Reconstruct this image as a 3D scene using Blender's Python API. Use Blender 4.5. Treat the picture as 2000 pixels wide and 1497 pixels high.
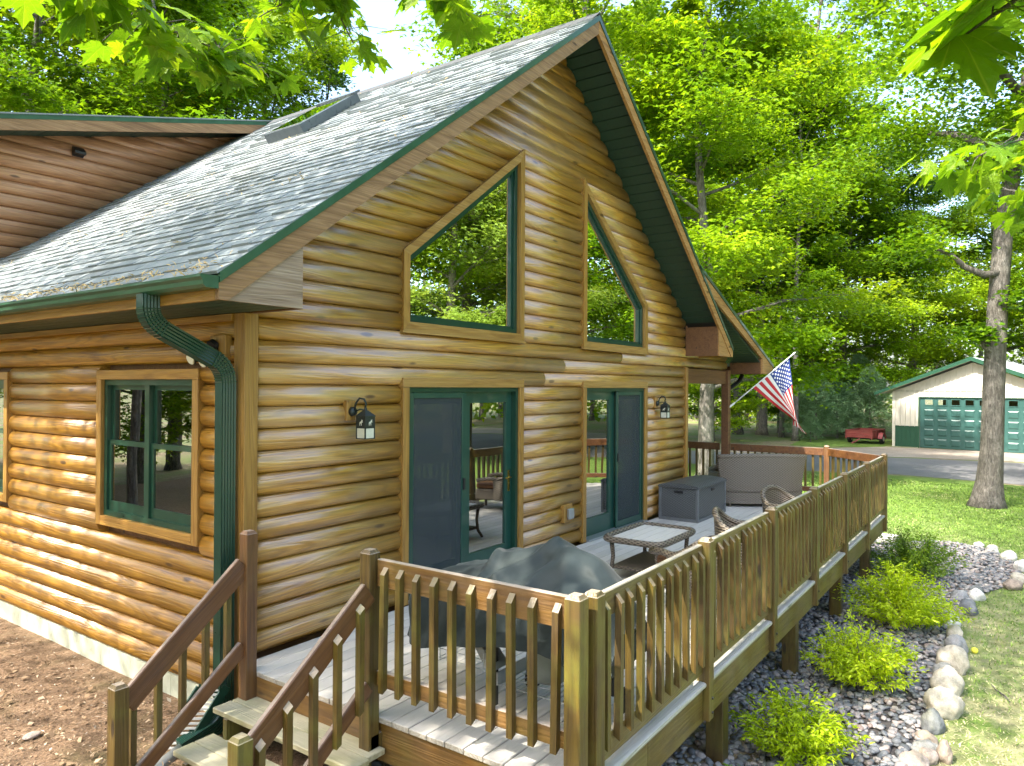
import bpy, math, random
import numpy as np
from mathutils import Vector, Matrix, Euler
R = math.radians
scene = bpy.context.scene
for o in list(bpy.data.objects): bpy.data.objects.remove(o)
col = scene.collection

# ---------------------------------------------------------------- camera, sky, sun, exposure
cam_d = bpy.data.cameras.new('camera'); cam = bpy.data.objects.new('camera', cam_d); col.objects.link(cam)
CP = Vector((-3.4418, -4.6885, 2.0504))
fw = Vector((0.81819, 0.57492, 0.00511)); rt = Vector((0.57490, -0.81821, 0.00552)); up = Vector((-0.00735, 0.00158, 0.99997))
cam.matrix_world = Matrix(((rt.x, up.x, -fw.x, CP.x), (rt.y, up.y, -fw.y, CP.y), (rt.z, up.z, -fw.z, CP.z), (0, 0, 0, 1)))
cam_d.sensor_width = 36.0; cam_d.lens = 1410.0 / 2000 * 36; cam_d.clip_start = 0.05; cam_d.clip_end = 2000
scene.camera = cam

SUN_EL = 50.0
SUN_DIR = Vector((-0.93, 0.36, 0)).normalized()          # horizontal direction towards the sun
world = bpy.data.worlds.new('World'); scene.world = world; world.use_nodes = True
wn = world.node_tree.nodes; wl = world.node_tree.links
bg = wn['Background']; sky = wn.new('ShaderNodeTexSky'); sky.sky_type = 'NISHITA'; sky.sun_disc = False
sky.sun_elevation = R(SUN_EL); sky.sun_rotation = math.atan2(SUN_DIR.x, SUN_DIR.y)
sky.air_density = 1.0; sky.dust_density = 3.2; sky.ozone_density = 1.0
wl.new(sky.outputs[0], bg.inputs[0]); bg.inputs[1].default_value = 0.15
sun_d = bpy.data.lights.new('sun', 'SUN'); sun_d.energy = 2.4; sun_d.angle = R(0.55); sun_d.color = (1.0, 0.93, 0.82)
sun = bpy.data.objects.new('sun', sun_d); col.objects.link(sun); sun.location = (-20, 8, 30)
sd = Vector((SUN_DIR.x * math.cos(R(SUN_EL)), SUN_DIR.y * math.cos(R(SUN_EL)), math.sin(R(SUN_EL))))
sun.rotation_euler = sd.to_track_quat('Z', 'Y').to_euler()
vs = scene.view_settings; vs.view_transform = 'Standard'; vs.look = 'None'; vs.exposure = 2.42; vs.gamma = 1.0; vs.use_curve_mapping = False
scene.render.engine = 'CYCLES'
scene.cycles.max_bounces = 6; scene.cycles.transparent_max_bounces = 10; scene.cycles.diffuse_bounces = 3; scene.cycles.glossy_bounces = 3; scene.cycles.transmission_bounces = 4

rng = random.Random(11); nr = np.random.default_rng(5)

# ---------------------------------------------------------------- helpers
WL = {}
def mesh(name, v, f, smooth=False):
    me = bpy.data.meshes.new(name); me.from_pydata([tuple(p) for p in v], [], f)
    if smooth: me.polygons.foreach_set('use_smooth', [True] * len(f))
    me.update(); return me
def setp(o, parent):
    o.parent = parent
    o.matrix_parent_inverse = Matrix.Translation(-Vector(WL.get(parent.name, (0, 0, 0))))
def ob(name, me, mat=None, parent=None, loc=(0, 0, 0), rot=(0, 0, 0), scale=(1, 1, 1), local=False):
    o = bpy.data.objects.new(name, me)
    if mat is not None and me is not None and len(me.materials) == 0: me.materials.append(mat)
    col.objects.link(o); o.location = loc; o.rotation_euler = rot; o.scale = scale
    WL[o.name] = tuple(loc)
    if parent is not None:
        if local: o.parent = parent
        else: setp(o, parent)
    return o
def tag(o, label, cat, group=None, kind=None):
    o['label'] = label; o['category'] = cat
    if group: o['group'] = group
    if kind: o['kind'] = kind
    return o
def thing(name, label, cat, loc=(0, 0, 0), group=None):
    return tag(ob(name, None, loc=loc), label, cat, group)
def struct(o): o['kind'] = 'structure'; return o
def stuff(o): o['kind'] = 'stuff'; return o

class MB:
    def __init__(s): s.v = []; s.f = []
    def add(s, v, f):
        n = len(s.v); s.v += [tuple(p) for p in v]; s.f += [tuple(i + n for i in q) for q in f]; return s
    def box(s, x0, x1, y0, y1, z0, z1, b=0.0):
        if x0 > x1: x0, x1 = x1, x0
        if y0 > y1: y0, y1 = y1, y0
        if z0 > z1: z0, z1 = z1, z0
        if b <= 0:
            v = [(x, y, z) for x in (x0, x1) for y in (y0, y1) for z in (z0, z1)]
            return s.add(v, [(0, 1, 3, 2), (4, 6, 7, 5), (0, 4, 5, 1), (2, 3, 7, 6), (0, 2, 6, 4), (1, 5, 7, 3)])
        c = ((x0 + x1) / 2, (y0 + y1) / 2, (z0 + z1) / 2); h = ((x1 - x0) / 2, (y1 - y0) / 2, (z1 - z0) / 2)
        v, f = cbox(h, b); return s.add([(p[0] + c[0], p[1] + c[1], p[2] + c[2]) for p in v], f)
    def obox(s, p0, p1, w, h, upv=(0, 0, 1), b=0.0):
        p0 = Vector(p0); p1 = Vector(p1); d = p1 - p0; L = d.length; d.normalize()
        sd_ = d.cross(Vector(upv)).normalized(); u2 = sd_.cross(d)
        hh = (L / 2, w / 2, h / 2)
        if b > 0: v, f = cbox(hh, b)
        else:
            v = [(x, y, z) for x in (-hh[0], hh[0]) for y in (-hh[1], hh[1]) for z in (-hh[2], hh[2])]
            f = [(0, 1, 3, 2), (4, 6, 7, 5), (0, 4, 5, 1), (2, 3, 7, 6), (0, 2, 6, 4), (1, 5, 7, 3)]
        c = (p0 + p1) / 2
        return s.add([c + d * p[0] + sd_ * p[1] + u2 * p[2] for p in v], f)
    def prism(s, poly, axis, a0, a1):
        n = len(poly)
        def P(p, a): return {0: (a, p[0], p[1]), 1: (p[0], a, p[1]), 2: (p[0], p[1], a)}[axis]
        v = [P(p, a0) for p in poly] + [P(p, a1) for p in poly]
        f = [tuple(range(n))[::-1], tuple(range(n, 2 * n))] + [(i, (i + 1) % n, n + (i + 1) % n, n + i) for i in range(n)]
        return s.add(v, f)
    def tube(s, pts, rad, n=8, caps=True, jit=0.0, rr=None):
        pts = [Vector(p) for p in pts]; m = len(pts)
        if not hasattr(rad, '__len__'): rad = [rad] * m
        v = []; f = []; ref = Vector((0.31, 0.17, 0.93)); prev = None
        for i, p in enumerate(pts):
            t = (pts[min(i + 1, m - 1)] - pts[max(i - 1, 0)]).normalized()
            if prev is None:
                a = t.cross(ref)
                if a.length < 1e-3: a = t.cross(Vector((1, 0, 0)))
                a.normalize()
            else:
                a = prev - t * prev.dot(t); a.normalize()
            prev = a; b = t.cross(a)
            for k in range(n):
                q = 2 * math.pi * k / n; r_ = rad[i] * (1 + (jit * (rr or rng).uniform(-1, 1) if jit else 0))
                v.append(p + a * (math.cos(q) * r_) + b * (math.sin(q) * r_))
        for i in range(m - 1):
            for k in range(n): f.append((i * n + k, i * n + (k + 1) % n, (i + 1) * n + (k + 1) % n, (i + 1) * n + k))
        if caps: f.append(tuple(range(n))[::-1]); f.append(tuple(range((m - 1) * n, m * n)))
        return s.add(v, f)
    def sweep(s, pts, prof, upv=(0, 0, 1), caps=True, closed=True):
        # profile (side, up) carried along a path
        pts = [Vector(p) for p in pts]; m = len(pts); n = len(prof); v = []; f = []; prev = None
        for i, p in enumerate(pts):
            t = (pts[min(i + 1, m - 1)] - pts[max(i - 1, 0)]).normalized()
            if prev is None: a = t.cross(Vector(upv)).normalized()
            else: a = (prev - t * prev.dot(t)).normalized()
            prev = a; b = a.cross(t)
            for q in prof: v.append(p + a * q[0] + b * q[1])
        for i in range(m - 1):
            for k in range(n if closed else n - 1): f.append((i * n + k, i * n + (k + 1) % n, (i + 1) * n + (k + 1) % n, (i + 1) * n + k))
        if caps and closed: f.append(tuple(range(n))[::-1]); f.append(tuple(range((m - 1) * n, m * n)))
        return s.add(v, f)
    def grid(s, rows):
        n = len(rows[0]); v = [p for r_ in rows for p in r_]
        return s.add(v, [(i * n + k, i * n + k + 1, (i + 1) * n + k + 1, (i + 1) * n + k) for i in range(len(rows) - 1) for k in range(n - 1)])
    def me(s, name, smooth=False): return mesh(name, s.v, s.f, smooth)
    def build(s, name, mat, parent=None, smooth=False): return ob(name, s.me(name, smooth), mat, parent)
def cbox(h, b):
    b = min(b, 0.45 * min(h)); v = []; idx = {}
    for sx in (-1, 1):
        for sy in (-1, 1):
            for sz in (-1, 1):
                for ax in range(3):
                    p = [sx * (h[0] - b), sy * (h[1] - b), sz * (h[2] - b)]; p[ax] = (sx, sy, sz)[ax] * h[ax]
                    idx[(sx, sy, sz, ax)] = len(v); v.append(tuple(p))
    f = []
    for ax in range(3):
        o1, o2 = (ax + 1) % 3, (ax + 2) % 3
        for sg in (-1, 1):
            q = []
            for a, c in ((-1, -1), (1, -1), (1, 1), (-1, 1)):
                k = [0, 0, 0]; k[ax] = sg; k[o1] = a; k[o2] = c; q.append(idx[(*k, ax)])
            f.append(tuple(q if sg > 0 else q[::-1]))
    for ax in range(3):
        o1, o2 = (ax + 1) % 3, (ax + 2) % 3
        for a in (-1, 1):
            for c in (-1, 1):
                k0 = [0, 0, 0]; k0[o1] = a; k0[o2] = c; k1 = list(k0); k0[ax] = -1; k1[ax] = 1
                q = [idx[(*k0, o1)], idx[(*k1, o1)], idx[(*k1, o2)], idx[(*k0, o2)]]
                f.append(tuple(q if a * c < 0 else q[::-1]))
    for sx in (-1, 1):
        for sy in (-1, 1):
            for sz in (-1, 1):
                q = [idx[(sx, sy, sz, 0)], idx[(sx, sy, sz, 1)], idx[(sx, sy, sz, 2)]]
                f.append(tuple(q if sx * sy * sz > 0 else q[::-1]))
    return v, f

# ---------------------------------------------------------------- materials
def newmat(name):
    m = bpy.data.materials.new(name); m.use_nodes = True
    nt = m.node_tree; N = nt.nodes; L = nt.links
    return m, N, L, N['Principled BSDF']
def nd(N, t, **k):
    n = N.new('ShaderNode' + t)
    for a, b in k.items(): setattr(n, a, b)
    return n
def ramp(N, L, src, stops, interp='LINEAR'):
    r_ = nd(N, 'ValToRGB'); cr = r_.color_ramp; cr.interpolation = interp
    while len(cr.elements) < len(stops): cr.elements.new(0.5)
    for e, (p, c) in zip(cr.elements, stops):
        e.position = p; e.color = (*c, 1) if len(c) == 3 else c
    L.new(src, r_.inputs[0]); return r_.outputs[0]
def mixc(N, L, fac, a, b, mode='MIX'):
    m = nd(N, 'Mix', data_type='RGBA', blend_type=mode)
    for s_, v in ((m.inputs[0], fac), (m.inputs[6], a), (m.inputs[7], b)):
        if isinstance(v, (int, float)): s_.default_value = v
        elif isinstance(v, tuple): s_.default_value = (*v, 1)
        else: L.new(v, s_)
    return m.outputs[2]
def mth(N, L, op, a, b=None, c=None, clamp=False):
    m = nd(N, 'Math', operation=op, use_clamp=clamp)
    for i, v in enumerate((a, b, c)):
        if v is None: continue
        if isinstance(v, (int, float)): m.inputs[i].default_value = v
        else: L.new(v, m.inputs[i])
    return m.outputs[0]
def coords(N, L, rand=True):
    tc = nd(N, 'TexCoord')
    if not rand: return tc.outputs['Object'], None
    oi = nd(N, 'ObjectInfo'); sc = mth(N, L, 'MULTIPLY', oi.outputs['Random'], 37.0)
    cx = nd(N, 'CombineXYZ'); [L.new(sc, cx.inputs[i]) for i in range(3)]
    ad = nd(N, 'VectorMath', operation='ADD'); L.new(tc.outputs['Object'], ad.inputs[0]); L.new(cx.outputs[0], ad.inputs[1])
    return ad.outputs[0], oi.outputs['Random']
def mapping(N, L, src, sc):
    m = nd(N, 'Mapping'); m.inputs['Scale'].default_value = sc; L.new(src, m.inputs[0]); return m.outputs[0]
def noise(N, L, src, scale, detail=4, rough=.55, dist=0.0):
    n = nd(N, 'TexNoise'); n.inputs['Scale'].default_value = scale; n.inputs['Detail'].default_value = detail
    n.inputs['Roughness'].default_value = rough; n.inputs['Distortion'].default_value = dist; L.new(src, n.inputs['Vector']); return n.outputs[0]
def bump(N, L, h, strength, dist, bsdf):
    b = nd(N, 'Bump'); b.inputs['Strength'].default_value = strength; b.inputs['Distance'].default_value = dist
    L.new(h, b.inputs['Height']); L.new(b.outputs[0], bsdf.inputs['Normal'])
def wood(name, dark, mid, light, axis=0, rough=.45, coat=0.0, knots=True, weather_sheen=None, wamt=0.0, moss=0.0, var=.3, fine=.25, croug=.3, blotch=None, cior=1.5, rings=.28):
    m, N, L, B = newmat(name); co, rnd = coords(N, L)
    def sc(a, o): v = [o, o, o]; v[axis] = a; return tuple(v)
    n1 = noise(N, L, mapping(N, L, co, sc(.55, 9)), 1.6, 6, .6, 1.2)
    c = ramp(N, L, n1, [(.28, dark), (.48, mid), (.72, light)])
    n2 = noise(N, L, mapping(N, L, co, sc(2.5, 95)), 1.0, 3, .6)
    c = mixc(N, L, fine, c, ramp(N, L, n2, [(.35, (.35, .33, .3)), (.65, (1, 1, 1))]), 'MULTIPLY')
    na = noise(N, L, mapping(N, L, co, sc(.45, 7)), 1.0, 1, .4, .3)
    rg = mth(N, L, 'MULTIPLY_ADD', mth(N, L, 'SINE', mth(N, L, 'MULTIPLY', na, 85)), .5, .5)
    c = mixc(N, L, rings, c, ramp(N, L, rg, [(.0, (.42, .36, .30)), (.45, (1, 1, 1))]), 'MULTIPLY')
    if blotch:
        nb = noise(N, L, mapping(N, L, co, sc(.5, 1.6)), 1.3, 4, .6)
        c = mixc(N, L, ramp(N, L, nb, [(.45, (0, 0, 0)), (.62, (1, 1, 1))]), c, mixc(N, L, .32, c, blotch))
    if knots:
        vo = nd(N, 'TexVoronoi'); vo.inputs['Scale'].default_value = 1.0; L.new(mapping(N, L, co, sc(1.5, 5.2)), vo.inputs['Vector'])
        kd = mth(N, L, 'ADD', vo.outputs['Distance'], mth(N, L, 'MULTIPLY', mth(N, L, 'SUBTRACT', n1, .5), .12))
        kn = ramp(N, L, kd, [(.0, (1, 1, 1)), (.075, (.9, .9, .9)), (.12, (0, 0, 0))])
        c = mixc(N, L, kn, c, tuple(x * .32 for x in dark))
    if wamt:
        n3 = noise(N, L, co, 2.3, 5, .65)
        c = mixc(N, L, mth(N, L, 'MULTIPLY', ramp(N, L, n3, [(.35, (0, 0, 0)), (.65, (1, 1, 1))]), wamt), c, weather_sheen)
        ge = nd(N, 'NewGeometry'); sx = nd(N, 'SeparateXYZ'); L.new(ge.outputs['True Normal'], sx.inputs[0])
        tp = mth(N, L, 'MULTIPLY', ramp(N, L, sx.outputs[2], [(.55, (0, 0, 0)), (.8, (1, 1, 1))]), .75)
        c = mixc(N, L, tp, c, tuple(min(1, x * 1.15) for x in weather_sheen))  # up-facing sides paler: grey wear, plus sky sheen put into the colour
    if moss:
        n4 = noise(N, L, co, 3.1, 5, .6)
        c = mixc(N, L, mth(N, L, 'MULTIPLY', ramp(N, L, n4, [(.48, (0, 0, 0)), (.7, (1, 1, 1))]), moss), c, (.17, .2, .03))
    hv = nd(N, 'HueSaturation'); L.new(c, hv.inputs['Color'])
    L.new(mth(N, L, 'MULTIPLY_ADD', rnd, var, 1 - var / 2), hv.inputs['Value'])
    L.new(hv.outputs[0], B.inputs['Base Color'])
    L.new(mth(N, L, 'MULTIPLY_ADD', n2, .2, rough - .1), B.inputs['Roughness'])
    B.inputs['Coat Weight'].default_value = coat; B.inputs['Coat Roughness'].default_value = croug; B.inputs['Coat IOR'].default_value = cior
    bump(N, L, mth(N, L, 'ADD', mth(N, L, 'ADD', n2, mth(N, L, 'MULTIPLY', n1, .6)), mth(N, L, 'MULTIPLY', rg, .5)), .6, .0045, B)
    L.new(B.inputs['Normal'].links[0].from_socket, B.inputs['Coat Normal'])
    return m
def plain(name, c, rough=.5, metal=0.0, nscale=6.0, var=.12, bmp=0.0, bscale=60.0, coat=0.0):
    m, N, L, B = newmat(name); co, rnd = coords(N, L)
    n1 = noise(N, L, co, nscale, 5, .65)
    d = tuple(x * (1 - var) for x in c); li = tuple(min(1, x * (1 + var)) for x in c)
    L.new(ramp(N, L, n1, [(.3, d), (.7, li)]), B.inputs['Base Color'])
    L.new(mth(N, L, 'MULTIPLY_ADD', n1, .25, max(.03, rough - .12)), B.inputs['Roughness'])
    B.inputs['Metallic'].default_value = metal; B.inputs['Coat Weight'].default_value = coat
    if bmp: bump(N, L, noise(N, L, co, bscale, 4, .6), bmp, .01, B)
    return m
def leafmat(name, stops, trans=.5, rough=.42, attr=True, tcol=(1.25, 1.15, .55)):
    m, N, L, B = newmat(name)
    oi = nd(N, 'ObjectInfo'); at = nd(N, 'Attribute', attribute_name='rnd')
    tc = nd(N, 'TexCoord'); n1 = noise(N, L, tc.outputs['Object'], .55, 3, .6)
    k = mth(N, L, 'ADD', mth(N, L, 'MULTIPLY', at.outputs['Fac'], .5), mth(N, L, 'ADD', mth(N, L, 'MULTIPLY', oi.outputs['Random'], .35), mth(N, L, 'MULTIPLY_ADD', n1, .9, -.4)), clamp=True)
    c = ramp(N, L, k, stops); L.new(c, B.inputs['Base Color']); B.inputs['Roughness'].default_value = rough
    B.inputs['Specular IOR Level'].default_value = .35
    tr = nd(N, 'BsdfTranslucent'); L.new(mixc(N, L, 1.0, c, tcol, 'MULTIPLY'), tr.inputs[0])
    mx = nd(N, 'MixShader'); mx.inputs[0].default_value = trans
    L.new(B.outputs[0], mx.inputs[1]); L.new(tr.outputs[0], mx.inputs[2]); L.new(mx.outputs[0], N['Material Output'].inputs[0])
    return m

M = {}
GOLD = ((.20, .075, .010), (.40, .175, .024), (.52, .27, .060))
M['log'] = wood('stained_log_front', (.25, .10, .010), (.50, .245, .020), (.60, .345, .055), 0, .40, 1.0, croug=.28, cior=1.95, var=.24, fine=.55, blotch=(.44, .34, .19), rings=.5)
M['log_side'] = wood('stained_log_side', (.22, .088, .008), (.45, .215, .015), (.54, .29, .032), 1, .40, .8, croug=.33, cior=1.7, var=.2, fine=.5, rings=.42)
M['log_dorm'] = wood('stained_log_dormer', (.27, .115, .045), (.48, .235, .11), (.56, .31, .165), 0, .45, .6, croug=.35, cior=1.6, var=.18)
M['trim_z'] = wood('stained_trim_upright', (.24, .11, .018), (.36, .19, .035), (.42, .235, .055), 2, .5, .15, var=.1)
M['trim_x'] = wood('stained_trim_level', (.26, .12, .022), (.40, .225, .055), (.46, .28, .09), 0, .5, .15, var=.1)
M['trim_y'] = wood('stained_trim_side', (.24, .11, .018), (.38, .20, .035), (.44, .25, .055), 1, .5, .15, var=.1)
M['fascia'] = wood('rough_sawn_fascia', (.20, .105, .045), (.31, .18, .085), (.38, .235, .12), 0, .7, .0, var=.08, fine=.4)
M['fascia_grey'] = wood('rough_sawn_return', (.22, .15, .10), (.34, .25, .18), (.42, .33, .25), 0, .75, .0, var=.08, fine=.5)
M['fascia_r'] = wood('rough_sawn_fascia_gold', (.26, .12, .03), (.42, .22, .07), (.5, .28, .10), 0, .6, .0, var=.08, fine=.4)
M['dark_wood'] = wood('brown_beam', (.10, .04, .014), (.16, .07, .024), (.20, .09, .03), 0, .6, .0, var=.1)
M['rail_z'] = wood('deck_rail_upright', (.044, .022, .003), (.088, .052, .0045), (.132, .085, .008), 2, .5, .2, knots=True, weather_sheen=(.36, .30, .24), wamt=.06, moss=.30, var=.35)
M['rail_x'] = wood('deck_rail_level', (.062, .031, .004), (.115, .068, .006), (.16, .103, .012), 0, .5, .2, weather_sheen=(.45, .42, .36), wamt=.10, moss=.25, var=.25)
M['rail_y'] = wood('deck_rail_side', (.085, .034, .006), (.145, .068, .009), (.20, .10, .015), 1, .5, .2, weather_sheen=(.42, .37, .32), wamt=.08, moss=.15, var=.25)
M['rail_red'] = wood('deck_rail_red', (.075, .026, .008), (.135, .052, .013), (.19, .080, .020), 0, .5, .25, weather_sheen=(.30, .24, .2), wamt=.06, moss=.06, var=.2)
M['rail_red_z'] = wood('deck_rail_red_upright', (.075, .026, .008), (.135, .055, .013), (.19, .085, .020), 2, .5, .25, weather_sheen=(.30, .24, .2), wamt=.06, moss=.06, var=.2)
M['deck'] = wood('weathered_deck', (.27, .235, .19), (.40, .36, .305), (.49, .45, .395), 0, .6, .0, knots=True, weather_sheen=(.55, .53, .49), wamt=.1, moss=.08, var=.25, fine=.3)
M['tread'] = wood('mossy_tread', (.26, .23, .13), (.38, .345, .21), (.46, .42, .29), 1, .65, .0, weather_sheen=(.45, .42, .30), wamt=.2, moss=.35, var=.2)
M['nosing'] = wood('weathered_nosing', (.30, .29, .22), (.42, .41, .34), (.50, .49, .43), 0, .5, .1, knots=True, weather_sheen=(.42, .41, .37), wamt=.2, moss=.25, var=.12, fine=.4)
M['green'] = plain('green_trim', (.008, .045, .027), .32, 0, 8, .12, coat=.3)
M['green2'] = plain('green_door', (.012, .060, .042), .35, 0, 6, .1, coat=.3)
M['gutter'] = plain('green_gutter', (.022, .080, .040), .38, 0, 5, .25, coat=.2)
M['soffit'] = plain('green_soffit', (.016, .046, .030), .5, 0, 30, .2)
M['black'] = plain('black_metal', (.012, .012, .013), .4, 0, 10, .2)
M['iron'] = plain('lantern_metal', (.03, .038, .034), .45, .3, 30, .3)
M['brass'] = plain('brass', (.55, .36, .10), .25, 1, 20, .1)
M['steel'] = plain('grey_steel', (.42, .45, .46), .35, .7, 12, .1)
M['skyframe'] = plain('skylight_flashing', (.10, .12, .135), .3, .3, 12, .15)
M['ridge'] = plain('ridge_cap_shingle', (.055, .06, .062), .8, 0, 40, .3)
M['frost'] = plain('frosted_glass', (.62, .62, .50), .3, 0, 40, .06)
M['white'] = plain('white_paint', (.75, .75, .72), .5, 0, 10, .06)
M['concrete'] = plain('foundation_paint', (.44, .46, .36), .8, 0, 1.6, .16, .3, 40)
M['interior'] = plain('interior_wood', (.20, .12, .06), .6, 0, 2, .2)
M['interior_floor'] = plain('interior_floor', (.16, .11, .07), .5, 0, 2, .2)
M['pine_rail'] = plain('pale_pine', (.62, .42, .16), .5, 0, 6, .1)
M['rubber'] = plain('rubber', (.02, .02, .02), .8, 0, 20, .2)
def glassmat(name, base, tint, col_=(1, 1, 1), wav=0.0):
    m, N, L, B = newmat(name); N.remove(B)
    g = nd(N, 'BsdfGlossy'); g.inputs['Roughness'].default_value = 0.0; g.inputs[0].default_value = (*col_, 1)
    t = nd(N, 'BsdfTransparent'); t.inputs[0].default_value = (*tint, 1)
    fr = nd(N, 'Fresnel'); fr.inputs[0].default_value = 1.5
    f = mth(N, L, 'ADD', mth(N, L, 'MULTIPLY', fr.outputs[0], 1 - base), base, clamp=True)
    mx = nd(N, 'MixShader'); L.new(f, mx.inputs[0]); L.new(t.outputs[0], mx.inputs[1]); L.new(g.outputs[0], mx.inputs[2])
    L.new(mx.outputs[0], N['Material Output'].inputs[0])
    if wav:
        tc = nd(N, 'TexCoord'); n_ = noise(N, L, tc.outputs['Object'], 1.3, 1, .4)
        b = nd(N, 'Bump'); b.inputs['Strength'].default_value = wav; b.inputs['Distance'].default_value = .01
        L.new(n_, b.inputs['Height']); L.new(b.outputs[0], g.inputs['Normal'])
    return m
M['pane'] = glassmat('window_glass', .78, (.7, .75, .72), (.95, 1, .95), .12)
M['pane_low'] = glassmat('door_glass', .40, (.55, .6, .58), (.95, .97, .95), .15)
M['pane_side'] = glassmat('side_glass', .30, (.45, .5, .48), (.95, .97, .95), .12)
def screenmat():
    m, N, L, B = newmat('insect_screen'); B.inputs['Base Color'].default_value = (.05, .065, .068, 1); B.inputs['Roughness'].default_value = .7
    t = nd(N, 'BsdfTransparent'); mx = nd(N, 'MixShader'); mx.inputs[0].default_value = .52
    L.new(t.outputs[0], mx.inputs[1]); L.new(B.outputs[0], mx.inputs[2]); L.new(mx.outputs[0], N['Material Output'].inputs[0]); return m
M['screen'] = screenmat()
def shinglemat():
    m, N, L, B = newmat('asphalt_shingle'); co, rnd = coords(N, L)
    at = nd(N, 'Attribute', attribute_name='rnd'); k = mth(N, L, 'FRACT', mth(N, L, 'ADD', at.outputs['Fac'], rnd))
    c = ramp(N, L, k, [(0, (.215, .25, .262)), (.5, (.25, .286, .297)), (1, (.29, .325, .335))])
    g = noise(N, L, co, 240, 2, .7)
    c = mixc(N, L, .55, c, ramp(N, L, g, [(.3, (.25, .25, .25)), (.7, (1, 1, 1))]), 'MULTIPLY')
    n2 = noise(N, L, co, .7, 4, .6)
    c = mixc(N, L, mth(N, L, 'MULTIPLY', ramp(N, L, n2, [(.5, (0, 0, 0)), (.75, (1, 1, 1))]), .3), c, (.36, .33, .27))
    L.new(c, B.inputs['Base Color']); B.inputs['Roughness'].default_value = .62; bump(N, L, g, .4, .004, B); return m
M['shingle'] = shinglemat()
def weave(name, c0, c1, sx, sz, rough=.5, bs=.8, ax=(0, 2)):
    m, N, L, B = newmat(name); co, rnd = coords(N, L, False)
    geo = nd(N, 'SeparateXYZ'); L.new(co, geo.inputs[0])
    s1 = mth(N, L, 'SUBTRACT', geo.outputs[0], mth(N, L, 'MULTIPLY', geo.outputs[1], 1.3))
    a = mth(N, L, 'SINE', mth(N, L, 'MULTIPLY', s1, sx)); b = mth(N, L, 'SINE', mth(N, L, 'MULTIPLY', geo.outputs[2], sz))
    h = mth(N, L, 'MULTIPLY_ADD', mth(N, L, 'MULTIPLY', a, b), .5, .5)
    L.new(ramp(N, L, h, [(.15, c0), (.6, c1)]), B.inputs['Base Color']); B.inputs['Roughness'].default_value = rough
    bump(N, L, h, bs, .01, B); return m
M['wicker'] = weave('brown_wicker', (.04, .03, .02), (.20, .165, .12), 70, 210, .42)
M['wicker_dk'] = weave('dark_wicker', (.035, .027, .018), (.15, .12, .085), 90, 230, .45)
M['resin'] = weave('grey_resin_weave', (.035, .037, .038), (.115, .12, .12), 90, 240, .4, .6)
M['resin_lid'] = plain('grey_resin', (.13, .137, .14), .4, 0, 30, .12, .3, 90)
# ================================================================ ground
def sst(a, b, t):
    t = min(1, max(0, (t - a) / (b - a))); return t * t * (3 - 2 * t)
GZ = -0.95
def gh(x, y):
    return GZ + 0.42 * sst(-3.1, -1.0, y) * (1 - sst(1.0, 7.0, x))
def groundmat():
    m, N, L, B = newmat('forest_floor'); co, _ = coords(N, L, False)
    n1 = noise(N, L, co, .35, 6, .65); n2 = noise(N, L, co, 7, 6, .7); n3 = noise(N, L, co, 60, 3, .6)
    c = ramp(N, L, n2, [(.3, (.15, .11, .06)), (.5, (.28, .22, .13)), (.7, (.42, .35, .23))])
    c = mixc(N, L, ramp(N, L, n1, [(.42, (0, 0, 0)), (.58, (.85, .85, .85))]), c, (.15, .23, .035))
    c = mixc(N, L, .4, c, ramp(N, L, n3, [(.35, (.3, .3, .3)), (.65, (1, 1, 1))]), 'MULTIPLY')
    L.new(c, B.inputs['Base Color']); B.inputs['Roughness'].default_value = .95; bump(N, L, n2, .6, .05, B); return m
def mulchmat():
    m, N, L, B = newmat('mulch'); co, _ = coords(N, L, False)
    n1 = noise(N, L, co, 1.1, 6, .65, .4); n2 = noise(N, L, mapping(N, L, co, (14, 26, 20)), 1.6, 5, .7, 1.0); n3 = noise(N, L, co, 70, 3, .6)
    c = ramp(N, L, n2, [(.28, (.13, .075, .037)), (.5, (.28, .175, .10)), (.72, (.42, .30, .20))])
    c = mixc(N, L, ramp(N, L, n1, [(.52, (0, 0, 0)), (.68, (.75, .75, .75))]), c, (.15, .125, .045))
    c = mixc(N, L, .45, c, ramp(N, L, n3, [(.35, (.3, .3, .3)), (.65, (1, 1, 1))]), 'MULTIPLY')
    L.new(c, B.inputs['Base Color']); B.inputs['Roughness'].default_value = .95; bump(N, L, n2, 1.0, .03, B); return m
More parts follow.
